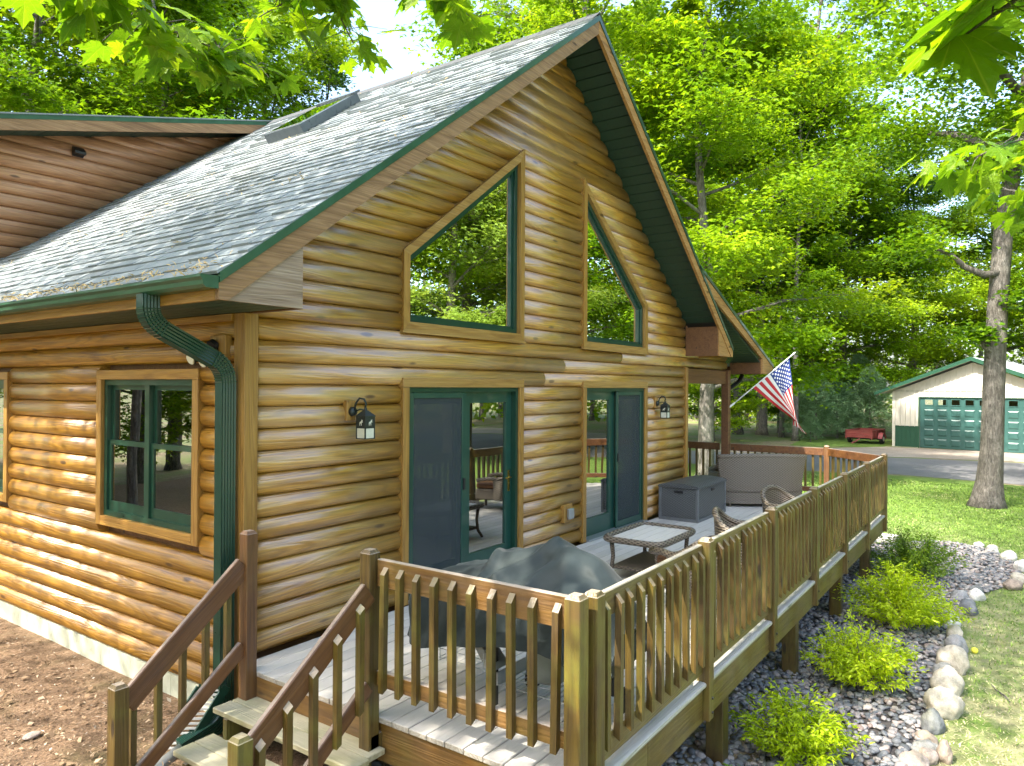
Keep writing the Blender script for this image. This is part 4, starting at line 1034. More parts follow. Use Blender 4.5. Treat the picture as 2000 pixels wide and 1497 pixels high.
MB().obox(mid - ld_ * .58 + ln * .44 + Vector((0, 0, .49)), mid + ld_ * .58 + ln * .44 + Vector((0, 0, .49)), .52, .10, b=.03).build('cushion', M['white'], lv)
for e in (-.55, .55):
    for q in (.08, .68):
        p_ = mid + ld_ * e + ln * q; MB().tube([p_ + Vector((0, 0, .1)), p_], .025, 8).build('foot', M['wicker_dk'], lv)

# wicker armchairs behind the front rail
def chair_mesh():
    parts = {}
    rows = []; W2, Dp = .31, .30
    for i in range(9):
        t = i / 8; row = []
        for j in range(29):
            a = math.pi * (j / 28) ; e = math.cos(a)
            z_top = .54 + .18 * max(0, math.sin(a)) ** 2.2
            z = .18 + (z_top - .18) * t; fl_ = 1 + .10 * t
            row.append((W2 * fl_ * math.copysign(abs(e) ** .75, e), -.05 - Dp * fl_ * math.sin(a) ** .75, z))
        rows.append(row)
    b_ = MB(); b_.grid(rows); b_.grid([[(x * .91, y * .91 + .0, z) for x, y, z in r_][::-1] for r_ in rows]); parts['shell'] = (b_.me('shell', True), 'wicker')
    top = [(x * .955, y * .955, z) for x, y, z in rows[-1]]
    tp_ = [(top[0][0], top[0][1] + .28, top[0][2] - .03)] + [(top[0][0], top[0][1] + .1, top[0][2])] + top + [(top[-1][0], top[-1][1] + .1, top[-1][2])] + [(top[-1][0], top[-1][1] + .28, top[-1][2] - .03)]
    parts['top_roll'] = (MB().tube(tp_, .033, 9).me('top_roll', True), 'wicker')
    s_ = MB(); s_.box(-.28, .28, -.30, .28, .18, .36, .02); parts['seat_base'] = (s_.me('seat_base'), 'wicker_dk')
    c_ = MB(); c_.box(-.255, .255, -.25, .27, .361, .46, .03); parts['cushion'] = (c_.me('cushion'), 'dark_wood')
    return parts
CH = chair_mesh(); legm = MB().tube([(0, 0, .19), (0, 0, 0)], [.026, .02], 8).me('leg', True); legm.materials.append(M['wicker_dk'])
for loc, rz, lab in (((3.05, -2.22, 0), R(-35), 'wicker armchair nearest the grill, its rim just above the railing'), ((4.35, -2.34, 0), R(-165), 'middle wicker armchair behind the front railing'), ((6.35, -2.30, 0), R(-200), 'wicker armchair nearest the loveseat, its rim just above the railing')):
    c_ = tag(ob('wicker_armchair', None, loc=loc, rot=(0, 0, rz)), lab, 'chair', 'wicker armchairs along the railing')
    for nm, (me_, mm) in CH.items():
        if not me_.materials: me_.materials.append(M[mm])
        ob(nm, me_, None, c_, local=True)
    for lx in (-.24, .24):
        for ly in (-.25, .24): ob('leg', legm, None, c_, (lx, ly, 0), local=True)

# ================================================================ flag
fl_t = thing('flag', 'stars and stripes flag hanging from a slanted white pole on the porch post', 'flag', (10.7, -.1, 1.73))
fa = Vector((10.70, -.03, 1.69)); fb_ = Vector((11.43, -1.0, 2.70)); fd_ = (fb_ - fa).normalized()
MB().tube([fa, fa.lerp(fb_, .5), fb_ + fd_ * .06], .012, 8).build('pole', M['white'], fl_t, smooth=True)
MB().tube([fb_ + fd_ * .05, fb_ + fd_ * .10], [.02, .005], 8).build('finial', M['white'], fl_t)
MB().obox(fa - fd_ * .06 + Vector((0, .01, 0)), fa + fd_ * .10, .035, .035, b=.006).build('bracket', M['white'], fl_t)
def flagmat():
    m, N, L, B = newmat('flag_cloth'); uv = nd(N, 'UVMap'); sp = nd(N, 'SeparateXYZ'); L.new(uv.outputs[0], sp.inputs[0]); u, v = sp.outputs[0], sp.outputs[1]
    st_ = mth(N, L, 'MODULO', mth(N, L, 'FLOOR', mth(N, L, 'MULTIPLY', v, 12.999)), 2)
    c = mixc(N, L, st_, (.55, .02, .03), (.80, .78, .76))
    can = mth(N, L, 'MULTIPLY', mth(N, L, 'LESS_THAN', u, .4), mth(N, L, 'GREATER_THAN', v, 6 / 13))
    gx = mth(N, L, 'MULTIPLY', u, 30); gy = mth(N, L, 'MULTIPLY', mth(N, L, 'SUBTRACT', v, 6 / 13), 130 / 7)
    ix = mth(N, L, 'ROUND', gx); iy = mth(N, L, 'ROUND', gy)
    par = mth(N, L, 'LESS_THAN', mth(N, L, 'MODULO', mth(N, L, 'ADD', ix, iy), 2), .5)
    dx = mth(N, L, 'SUBTRACT', gx, ix); dy = mth(N, L, 'SUBTRACT', gy, iy)
    ds_ = mth(N, L, 'LESS_THAN', mth(N, L, 'ADD', mth(N, L, 'MULTIPLY', dx, dx), mth(N, L, 'MULTIPLY', dy, dy)), .16)
    inn_ = mth(N, L, 'MULTIPLY', mth(N, L, 'MULTIPLY', mth(N, L, 'GREATER_THAN', ix, .5), mth(N, L, 'LESS_THAN', ix, 11.5)), mth(N, L, 'MULTIPLY', mth(N, L, 'GREATER_THAN', iy, .5), mth(N, L, 'LESS_THAN', iy, 9.5)))
    star = mth(N, L, 'MULTIPLY', mth(N, L, 'MULTIPLY', par, ds_), inn_)
    c = mixc(N, L, can, c, mixc(N, L, star, (.02, .045, .22), (.8, .8, .8)))
    L.new(c, B.inputs['Base Color']); B.inputs['Roughness'].default_value = .6
    tr = nd(N, 'BsdfTranslucent'); L.new(c, tr.inputs[0]); mx = nd(N, 'MixShader'); mx.inputs[0].default_value = .3
    L.new(B.outputs[0], mx.inputs[1]); L.new(tr.outputs[0], mx.inputs[2]); L.new(mx.outputs[0], N['Material Output'].inputs[0]); return m
NU, NV = 40, 26; h0 = fa.lerp(fb_, .36); h1 = fa.lerp(fb_, .965); hv = h1 - h0
rtv = Vector((rt.x, rt.y, 0)).normalized(); fwv = Vector((fw.x, fw.y, 0)).normalized()
V_ = []; UV_ = []
for i in range(NU + 1):
    for j in range(NV + 1):
        u_ = i / NU; v_ = j / NV; s_ = min(1, u_ / .66); s_ = s_ * (1.0 + .0 * s_)
        p_ = (h0 + hv * v_) * (1 - s_) + Vector((h1.x, h1.y, (h0 + hv * v_).z)) * s_
        drop = (1.34 * v_ + .92 * (1 - v_)) * u_
        p_ = Vector((p_.x, p_.y, p_.z - drop + hv.z * 0))
        lat = max(0, u_ - .66) * (1 - v_) * .85 + .10 * u_
        p_ += rtv * lat + fwv * (.05 * math.sin(v_ * 9 + u_ * 5) * min(1, 2.5 * u_) + max(0, u_ - .6) * (1 - v_) * .35)
        V_.append(p_); UV_.append((u_, v_))
F_ = [(i * (NV + 1) + j, (i + 1) * (NV + 1) + j, (i + 1) * (NV + 1) + j + 1, i * (NV + 1) + j + 1) for i in range(NU) for j in range(NV)]
me = mesh('cloth', V_, F_, True); ul = me.uv_layers.new(name='UVMap')
for lp in me.loops: ul.data[lp.index].uv = UV_[lp.vertex_index]
ob('cloth', me, flagmat(), fl_t)
# ================================================================ gravel bed, stones, shrubs, grass
bed = [(-2.5, -3.0), (-2.5, -3.95), (.5, -4.0), (3.2, -4.08), (4.3, -4.1), (5.6, -4.1), (6.8, -4.05), (7.8, -4.0), (8.6, -4.08), (9.4, -4.35), (10.2, -4.66), (11.3, -4.72), (12.2, -4.48), (12.9, -4.05), (13.0, -3.4), (12.2, -2.6), (11.2, -2.0), (10.6, -1.4), (10.0, -.5), (-.1, -.5), (-.4, -3.0)]
M['soil'] = drivemat('bed_soil', (.05, .045, .042), (.09, .08, .075), 30)
mb = MB()
for x in np.arange(-2.4, 13, .3):
    for y in np.arange(-4.7, -.3, .3):
        pass
sheet_b = MB(); pts_b = smooth_poly(bed, 3)
sheet_b.add([(x, y, GZ + .009) for x, y in pts_b], [tuple(range(len(pts_b)))])
struct(sheet_b.build('gravel_bed', M['soil']))
def inside(poly, X, Y):
    X = np.asarray(X); Y = np.asarray(Y); r_ = np.zeros(X.shape, bool); n = len(poly)
    for i in range(n):
        x0, y0 = poly[i]; x1, y1 = poly[(i + 1) % n]
        if y0 == y1: continue
        c = ((y0 > Y) != (y1 > Y)) & (X < (x1 - x0) * (Y - y0) / (y1 - y0) + x0); r_ ^= c
    return r_
def npmesh(name, V, F, attr=None, smooth=False):
    V = np.asarray(V, np.float32); F = np.asarray(F, np.int32); nv, nf, k = len(V), len(F), F.shape[1]
    me = bpy.data.meshes.new(name); me.vertices.add(nv); me.vertices.foreach_set('co', V.ravel())
    me.loops.add(nf * k); me.loops.foreach_set('vertex_index', F.ravel()); me.polygons.add(nf)
    me.polygons.foreach_set('loop_start', np.arange(0, nf * k, k, dtype=np.int32))
    try: me.polygons.foreach_set('loop_total', np.full(nf, k, np.int32))
    except Exception: pass
    if smooth: me.polygons.foreach_set('use_smooth', np.ones(nf, bool))
    me.update(calc_edges=True)
    if attr is not None: a = me.attributes.new('rnd', 'FLOAT', 'FACE'); a.data.foreach_set('value', np.asarray(attr, np.float32))
    return me
def ico(sub):
    t = (1 + 5 ** .5) / 2
    v = [Vector(p).normalized() for p in [(-1, t, 0), (1, t, 0), (-1, -t, 0), (1, -t, 0), (0, -1, t), (0, 1, t), (0, -1, -t), (0, 1, -t), (t, 0, -1), (t, 0, 1), (-t, 0, -1), (-t, 0, 1)]]
    f = [(0, 11, 5), (0, 5, 1), (0, 1, 7), (0, 7, 10), (0, 10, 11), (1, 5, 9), (5, 11, 4), (11, 10, 2), (10, 7, 6), (7, 1, 8), (3, 9, 4), (3, 4, 2), (3, 2, 6), (3, 6, 8), (3, 8, 9), (4, 9, 5), (2, 4, 11), (6, 2, 10), (8, 6, 7), (9, 8, 1)]
    for _ in range(sub):
        c = {}; g_ = []
        def m_(a, b):
            k_ = (min(a, b), max(a, b))
            if k_ not in c: c[k_] = len(v); v.append(((v[a] + v[b]) / 2).normalized())
            return c[k_]
        for a, b, d in f:
            x, y, z = m_(a, b), m_(b, d), m_(d, a); g_ += [(a, x, z), (b, y, x), (d, z, y), (x, y, z)]
        f = g_
    return np.array([tuple(p) for p in v]), np.array(f)
def pebblemat():
    m, N, L, B = newmat('river_pebbles'); at = nd(N, 'Attribute', attribute_name='rnd'); co, _ = coords(N, L, False)
    c = ramp(N, L, at.outputs['Fac'], [(0, (.085, .092, .10)), (.35, (.17, .18, .19)), (.55, (.25, .25, .25)), (.7, (.30, .26, .24)), (.85, (.40, .36, .33)), (1, (.20, .15, .13))])
    c = mixc(N, L, .4, c, ramp(N, L, noise(N, L, co, 60, 3, .6), [(.3, (.4, .4, .4)), (.7, (1, 1, 1))]), 'MULTIPLY')
    L.new(c, B.inputs['Base Color']); B.inputs['Roughness'].default_value = .6; return m
M['pebble'] = pebblemat()
V1, F1 = ico(1)
n = 26000; px_ = nr.uniform(-2.2, 13, n); py_ = nr.uniform(-4.72, -.9, n)
keep = inside(bed, px_, py_) & ((py_ < -1.9) | (nr.random(n) < .35)); px_, py_ = px_[keep], py_[keep]
n = len(px_); sz = nr.uniform(.018, .036, n) * np.where(nr.random(n) < .15, 1.3, 1)
ax = nr.uniform(.75, 1.35, (n, 1)); sc3 = np.stack([sz * ax[:, 0], sz * nr.uniform(.7, 1.1, n), sz * nr.uniform(.4, .7, n)], 1)
az = nr.uniform(0, 6.283, n); tl = nr.uniform(-.5, .5, n)
P = V1[None] * sc3[:, None] * (1 + nr.uniform(-.16, .16, (n, len(V1), 1)))
x_, y_, z_ = P[..., 0], P[..., 1], P[..., 2]
y2 = y_ * np.cos(tl)[:, None] - z_ * np.sin(tl)[:, None]; z2 = y_ * np.sin(tl)[:, None] + z_ * np.cos(tl)[:, None]
X_ = x_ * np.cos(az)[:, None] - y2 * np.sin(az)[:, None] + px_[:, None]; Y_ = x_ * np.sin(az)[:, None] + y2 * np.cos(az)[:, None] + py_[:, None]
hz = np.array([gh(a, b) for a, b in zip(px_, py_)])
Z_ = z2 + (np.maximum(hz, GZ + .009) + sz * .25 + nr.uniform(0, .022, n))[:, None]
VV = np.stack([X_, Y_, Z_], -1).reshape(-1, 3); FF = (F1[None] + (np.arange(n) * len(V1))[:, None, None]).reshape(-1, 3)
stuff(tag(ob('pebbles', npmesh('pebbles', VV, FF, np.repeat(nr.random(n), len(F1)), True), M['pebble']), 'bed of small grey river pebbles under and beside the deck', 'gravel'))

STONES = [(3.13, -4.01, .23, .11), (3.27, -4.09, .15, .11), (3.4, -4.07, .22, .10), (3.34, -4.2, .13, .18), (3.61, -4.05, .17, .10), (3.9, -4.07, .21, .19), (4.33, -4.12, .34, .27), (4.9, -4.11, .30, .25), (5.30, -4.06, .23, .17), (5.62, -4.11, .33, .27), (6.21, -4.1, .25, .23), (6.70, -4.06, .18, .2), (7.20, -3.98, .24, .22), (7.66, -3.96, .32, .18), (7.98, -4.13, .25, .2), (8.39, -4.11, .19, .12), (8.62, -4.0, .24, .16), (8.80, -4.19, .22, .16), (9.18, -4.18, .2, .13), (9.77, -4.61, .26, .16), (10.33, -4.68, .24, .15), (11.14, -4.71, .2, .22), (11.96, -4.54, .27, .2), (12.5, -4.28, .23, .16), (12.87, -4.07, .19, .12)]
SC = {'pink': (.42, .34, .29), 'grey': (.28, .28, .28), 'brown': (.30, .24, .19), 'dark': (.16, .17, .175), 'beige': (.50, .45, .36), 'white': (.58, .56, .51)}
SCOL = ['pink', 'pink', 'grey', 'brown', 'brown', 'dark', 'beige', 'beige', 'grey', 'beige', 'grey', 'beige', 'white', 'brown', 'dark', 'grey', 'grey', 'white', 'dark', 'brown', 'beige', 'white', 'white', 'white', 'white']
SLAB = ['flat pinkish edging stone lowest in the picture', 'small pink edging stone tucked beside the lowest one', 'low grey edging stone behind the two pink ones', 'brown-grey edging stone on the grass side near the picture bottom', 'flat brown edging stone just below the dark angular one', 'dark grey angular edging stone between the brown and big beige ones', 'large rugged beige boulder in the stone edging', 'large smooth egg-shaped beige boulder in the edging', 'grey edging stone wedged between two large beige boulders', 'big rounded beige boulder opposite the second yellow shrub', 'grey angular edging stone above the big rounded boulder', 'small beige edging stone above the grey angular one', 'pale round edging stone beside the widest yellow shrub', 'long flat brown edging stone at the widest shrub', 'dark grey edging stone bulging into the grass', 'low grey edging stone behind the dark bulging one', 'grey edging stone touching the green shrub', 'white edging stone near the gap in the border', 'small dark edging stone last before the gap in the border', 'brown boulder first after the gap in the border', 'beige edging stone at the right picture edge above the brown boulder', 'tall white edging stone at the right picture edge', 'white edging stone on the far curve of the bed, right one', 'white edging stone on the far curve of the bed, middle one', 'small white edging stone on the far curve of the bed, left one']
V3, F3 = ico(3)
def stonemat(nm, c):
    m, N, L, B = newmat('stone_' + nm); co, rnd = coords(N, L)
    n1 = noise(N, L, co, 9, 7, .7); n2 = noise(N, L, co, 2.5, 4, .6); n3 = noise(N, L, co, 90, 2, .6)
    k = ramp(N, L, n1, [(.3, tuple(x * .55 for x in c)), (.52, c), (.75, tuple(min(1, x * 1.3) for x in c))])
    k = mixc(N, L, mth(N, L, 'MULTIPLY', ramp(N, L, n2, [(.5, (0, 0, 0)), (.7, (1, 1, 1))]), .4), k, (.22, .22, .10))
    k = mixc(N, L, .35, k, ramp(N, L, n3, [(.35, (.4, .4, .4)), (.6, (1, 1, 1))]), 'MULTIPLY')
    L.new(k, B.inputs['Base Color']); B.inputs['Roughness'].default_value = .85; bump(N, L, n1, .7, .02, B); return m
SM = {k: stonemat(k, v) for k, v in SC.items()}
from mathutils import noise as mnoise
for i, (x, y, w, h) in enumerate(STONES):
    P = V3.copy(); off = Vector((i * 7.3, i * 3.1, 0)); out = []
    ang = SCOL[i] in ('dark',) or i in (6, 10)
    for p in P:
        v = Vector(p); d = 1 + .28 * mnoise.noise(v * 1.1 + off) + .10 * mnoise.noise(v * 3 + off) + .03 * mnoise.noise(v * 8 + off)
        if ang: d *= 1 - .12 * abs(mnoise.noise(v * 1.8 - off))
        out.append((p[0] * d * w * .54, p[1] * d * w * .45, p[2] * d * h * .62))
    o = ob('edging_stone', npmesh('edging_stone', out, F3, None, True), SM[SCOL[i]], None, (x, y, GZ + h * .30), (rng.uniform(-.15, .15), rng.uniform(-.15, .15), rng.uniform(-.6, .6)))
    tag(o, SLAB[i], 'stone', 'stones edging the gravel bed')

# leaf clouds ------------------------------------------------------
def leaf_cloud(name, P, NRM, L_, W_, rnd, droop=.18, az=None):
    n = len(P); NRM = NRM / np.linalg.norm(NRM, axis=1, keepdims=True)
    az = nr.uniform(0, 2 * np.pi, n) if az is None else az
    ref = np.stack([np.cos(az), np.sin(az), np.zeros(n)], 1); d = ref - NRM * (ref * NRM).sum(1, keepdims=True); d /= np.linalg.norm(d, axis=1, keepdims=True) + 1e-9
    s = np.cross(NRM, d); L_ = L_[:, None]; W_ = W_[:, None]
    q = np.stack([P, P + d * L_ * .42 + s * W_ * .5 + NRM * L_ * .06, P + d * L_ - NRM * L_ * droop, P + d * L_ * .42 - s * W_ * .5 + NRM * L_ * .06], 1)
    return npmesh(name, q.reshape(-1, 3), np.arange(4 * n).reshape(-1, 4), rnd)
def lobed_cloud(name, P, NRM, L_, W_, rnd, droop=.18):
    n = len(P); NRM = NRM / np.linalg.norm(NRM, axis=1, keepdims=True); az = nr.uniform(0, 2 * np.pi, n)
    ref = np.stack([np.cos(az), np.sin(az), np.zeros(n)], 1); d = ref - NRM * (ref * NRM).sum(1, keepdims=True); d /= np.linalg.norm(d, axis=1, keepdims=True) + 1e-9
    s = np.cross(NRM, d); L_ = L_[:, None]; W_ = W_[:, None]
    def pt(u, v, h): return P + d * L_ * u + s * W_ * v + NRM * L_ * h
    q = np.stack([pt(0, 0, 0), pt(.52, .62, -.05), pt(.50, .22, .03), pt(1.05, 0, -droop), pt(.50, -.22, .03), pt(.52, -.62, -.05)], 1)
    return npmesh(name, q.reshape(-1, 3), np.arange(6 * n).reshape(-1, 6), rnd)
MAPLE = [(0, (.05, .13, .006)), (.3, (.12, .25, .008)), (.6, (.23, .38, .010)), (.85, (.36, .49, .014)), (1, (.48, .56, .03))]
M['leaf'] = leafmat('maple_leaves', MAPLE, .5, .38)
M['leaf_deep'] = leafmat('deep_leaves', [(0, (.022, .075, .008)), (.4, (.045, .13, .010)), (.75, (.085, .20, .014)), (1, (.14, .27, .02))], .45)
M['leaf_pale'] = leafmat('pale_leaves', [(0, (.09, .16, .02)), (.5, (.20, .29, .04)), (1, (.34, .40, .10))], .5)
M['leaf_shrub'] = leafmat('shrub_leaves', [(0, (.24, .36, .008)), (.5, (.46, .62, .012)), (1, (.68, .75, .04))], .5)
M['leaf_green'] = leafmat('green_shrub_leaves', [(0, (.07, .16, .015)), (.5, (.18, .30, .02)), (1, (.42, .48, .03))], .45)
M['needles'] = leafmat('pine_needles', [(0, (.08, .17, .07)), (.5, (.18, .32, .16)), (1, (.34, .45, .27))], .3)
def barkmat(nm, c0, c1, c2, s=1.0):
    m, N, L, B = newmat(nm); co, rnd = coords(N, L)
    n1 = noise(N, L, mapping(N, L, co, (9 * s, 9 * s, 1.6 * s)), 2.0, 6, .7, .8); n2 = noise(N, L, co, 1.3, 5, .65); n3 = noise(N, L, mapping(N, L, co, (30 * s, 30 * s, 12 * s)), 1, 3, .6)
    c = ramp(N, L, n1, [(.32, c0), (.5, c1), (.68, c2)])
    c = mixc(N, L, mth(N, L, 'MULTIPLY', ramp(N, L, n2, [(.52, (0, 0, 0)), (.66, (1, 1, 1))]), .45), c, tuple(min(1, x * 1.5) for x in c2))
    c = mixc(N, L, .5, c, ramp(N, L, n3, [(.3, (.35, .35, .35)), (.65, (1, 1, 1))]), 'MULTIPLY')
    L.new(c, B.inputs['Base Color']); B.inputs['Roughness'].default_value = .9; bump(N, L, mth(N, L, 'ADD', n1, mth(N, L, 'MULTIPLY', n3, .4)), 1.0, .06, B); return m
M['bark'] = barkmat('grey_bark', (.06, .052, .044), (.16, .145, .125), (.30, .28, .25))
M['bark_mottled'] = barkmat('mottled_bark', (.05, .043, .036), (.135, .12, .10), (.26, .24, .21), 1.3)
M['bark_pale'] = barkmat('pale_bark', (.12, .10, .08), (.26, .22, .18), (.42, .37, .31))
def shrub(loc, rad, hgt, nleaf, mat, label, seed, ll=.055, lw=.017):
    g_ = np.random.default_rng(seed); t = thing('shrub', label, 'shrub', loc, 'shrubs in the gravel bed')
    ns = int(90 + 60 * rad); stm = MB(); P = []; A = []
    rr = random.Random(seed)
    for i in range(ns):
        a = g_.uniform(0, 6.283); r_ = rad * math.sqrt(g_.random()) * .98; hh = hgt * (1 - .55 * (r_ / rad) ** 2) * g_.uniform(.62, 1.12)
        e = Vector((math.cos(a) * r_, math.sin(a) * r_, hh)); m_ = Vector((e.x * .45, e.y * .45, hh * .62)); pts = [Vector((e.x * .12, e.y * .12, 0)), m_, e]
        if i < 60: stm.tube([p + Vector(loc) for p in pts], [.006, .004, .0015], 4, caps=False)
        k = max(4, nleaf // ns)
        for _ in range(k):
            s_ = g_.uniform(.35, 1.02); q = (pts[0] * (1 - s_) ** 2 + m_ * 2 * s_ * (1 - s_) + e * s_ * s_)
            P.append((q.x + g_.normal(0, .025) + loc[0], q.y + g_.normal(0, .025) + loc[1], max(.01, q.z + g_.normal(0, .02)) + loc[2])); A.append(a + g_.normal(0, .9))
    P = np.array(P); n = len(P)
    NR = np.stack([g_.normal(0, .5, n), g_.normal(0, .5, n), g_.uniform(.4, 1, n)], 1)
    me = leaf_cloud('foliage', P, NR, g_.uniform(.7, 1.25, n) * ll, g_.uniform(.8, 1.2, n) * lw, g_.random(n), .1, np.array(A))
    stm.build('stems', M['bark'], t); stuff(ob('foliage', me, mat, t)); return t
shrub((2.62, -3.22, GZ), .52, .56, 4400, M['leaf_shrub'], 'yellow-green shrub nearest the picture bottom right of the first deck post', 1)
shrub((4.45, -3.42, GZ), .56, .70, 5400, M['leaf_shrub'], 'upright yellow-green shrub second from the picture bottom', 2)
shrub((6.75, -3.48, GZ), .74, .76, 8800, M['leaf_shrub'], 'widest yellow-green shrub in the middle of the bed', 3)
shrub((9.35, -3.35, GZ), .78, .80, 8800, M['leaf_green'], 'darker green shrub farthest along the bed', 4)
shrub((1.62, -3.18, GZ), .26, .36, 500, M['leaf_green'], 'small broad-leaved plant at the picture bottom below the deck edge', 5, .085, .035)
# small grass tuft and dry litter in the bed
def grassmat():
    m, N, L, B = newmat('grass_blades'); at = nd(N, 'Attribute', attribute_name='rnd')
    c = ramp(N, L, at.outputs['Fac'], [(0, (.07, .15, .012)), (.45, (.14, .25, .02)), (.6, (.22, .32, .04)), (.72, (.40, .38, .17)), (1, (.52, .46, .27))])
    L.new(c, B.inputs['Base Color']); B.inputs['Roughness'].default_value = .6; return m
M['grass'] = grassmat()
n = 110000; gx_ = 2.2 + 22 * nr.random(n) ** 1.35; gy_ = nr.uniform(-6.2, 3.0, n)
keep = ~inside(bed, gx_, gy_) & ((gx_ > 11.4) | (gy_ < -3.3)) & (gx_ < 23.4); gx_, gy_ = gx_[keep], gy_[keep]; n = len(gx_)
pat = np.array([mnoise.noise(Vector((a * .55, b * .55, 0))) + .5 * mnoise.noise(Vector((a * 1.7, b * 1.7, 3))) for a, b in zip(gx_, gy_)])
dry = np.clip(.75 - (gx_ - 3) / 11, 0, .75) + pat * .55
isdry = nr.random(n) < dry
hgt = nr.uniform(.016, .042, n); az = nr.uniform(0, 6.283, n); ln_ = hgt * nr.uniform(.3, 1.5, n) * np.where(isdry, 1.6, 1.0); hgt = np.where(isdry, hgt * .5, hgt)
w_ = nr.uniform(.0025, .005, n) * (1 + gx_ / 12)
b0_ = np.stack([gx_ - np.sin(az) * w_, gy_ + np.cos(az) * w_, np.full(n, GZ + .003)], 1); b1_ = np.stack([gx_ + np.sin(az) * w_, gy_ - np.cos(az) * w_, np.full(n, GZ + .003)], 1)
tp_ = np.stack([gx_ + np.cos(az) * ln_, gy_ + np.sin(az) * ln_, GZ + .004 + hgt], 1)
stuff(tag(ob('grass', npmesh('grass', np.stack([b0_, b1_, tp_], 1).reshape(-1, 3), np.arange(3 * n).reshape(-1, 3), np.where(isdry, nr.uniform(.7, 1, n), nr.uniform(0, .65, n))), M['grass']), 'patchy lawn grass, straw coloured near the stones and green farther off', 'grass'))
# wood chips and leaf litter on the mulch
def chipmat():
    m, N, L, B = newmat('litter'); at = nd(N, 'Attribute', attribute_name='rnd')
    c = ramp(N, L, at.outputs['Fac'], [(0, (.07, .042, .02)), (.4, (.19, .115, .06)), (.7, (.31, .21, .125)), (.93, (.42, .33, .23)), (1, (.58, .52, .45))])
    L.new(c, B.inputs['Base Color']); B.inputs['Roughness'].default_value = .9; return m
M['chips'] = chipmat()
n = 26000; cx_ = -.25 - 4.6 * nr.random(n) ** .9; cy_ = nr.uniform(-1.9, 6.5, n)
P = np.stack([cx_, cy_, np.array([gh(a, b) for a, b in zip(cx_, cy_)]) + nr.uniform(.028, .05, n)], 1)
NR = np.stack([nr.normal(0, .45, n), nr.normal(0, .45, n), np.ones(n)], 1); big_ = nr.random(n) < .04
stuff(tag(ob('leaf_litter', leaf_cloud('leaf_litter', P, NR, np.where(big_, nr.uniform(.04, .075, n), nr.uniform(.015, .045, n)), np.where(big_, nr.uniform(.03, .05, n), nr.uniform(.005, .018, n)), nr.random(n), .02), M['chips']), 'brown wood chips and dry leaves covering the side yard', 'leaf litter'))
for i, (x, y, s_, lab) in enumerate(((-1.95, 1.35, .07, 'pale flat stone chip lying in the mulch near the newel post'), (-2.1, .55, .08, 'grey stone on the mulch left of the newel post'), (-2.55, -.1, .06, 'small grey pebble stone at the lower left of the mulch'), (-1.15, 1.15, .06, 'pale stone chip on the mulch close to the foundation'))):
    P = [(p[0] * s_ * (1 + .2 * mnoise.noise(Vector(p) * 1.3 + Vector((i, 0, 0)))), p[1] * s_ * .7, p[2] * s_ * .35) for p in V3]
    tag(ob('loose_stone', npmesh('loose_stone', P, F3, None, True), SM['pink' if i % 2 else 'white'], None, (x, y, gh(x, y) + .04), (0, 0, i * 1.1)), lab, 'stone', 'loose stones in the side yard')
# fallen catkins on the roof and along the gutter
n = 2600; yy = nr.uniform(YF, 5.4, n); ss = slope_len * nr.random(n)
pv = np.array([mnoise.noise(Vector((a * 1.9, b * 1.3, 7))) for a, b in zip(yy, ss)]); near_e = nr.random(n) < .30
ss = np.where(near_e, np.abs(nr.normal(0, .07, n)), ss); kp = near_e | (pv > .27); yy, ss = yy[kp], ss[kp]; n = len(yy)
B0 = np.array(eave0); P = B0[None] + np.array(sdir)[None] * ss[:, None] + np.array(nrmv)[None] * nr.uniform(.016, .03, n)[:, None]; P[:, 1] = yy
P[:, 0] -= np.where(ss < .08, nr.uniform(0, .11, n), 0); P[:, 2] += np.where(ss < .08, nr.uniform(-.01, .015, n), 0)
NR = np.tile(np.array(nrmv), (n, 1)) + nr.normal(0, .5, (n, 3))
M['catkin'] = plain('catkin', (.52, .37, .16), .9, 0, 30, .3)
stuff(tag(ob('catkin_litter', leaf_cloud('catkin_litter', P, NR, nr.uniform(.03, .075, n), nr.uniform(.006, .012, n), nr.random(n), .15), M['catkin']), 'tan fallen catkins scattered on the roof and gutter edge', 'litter'))

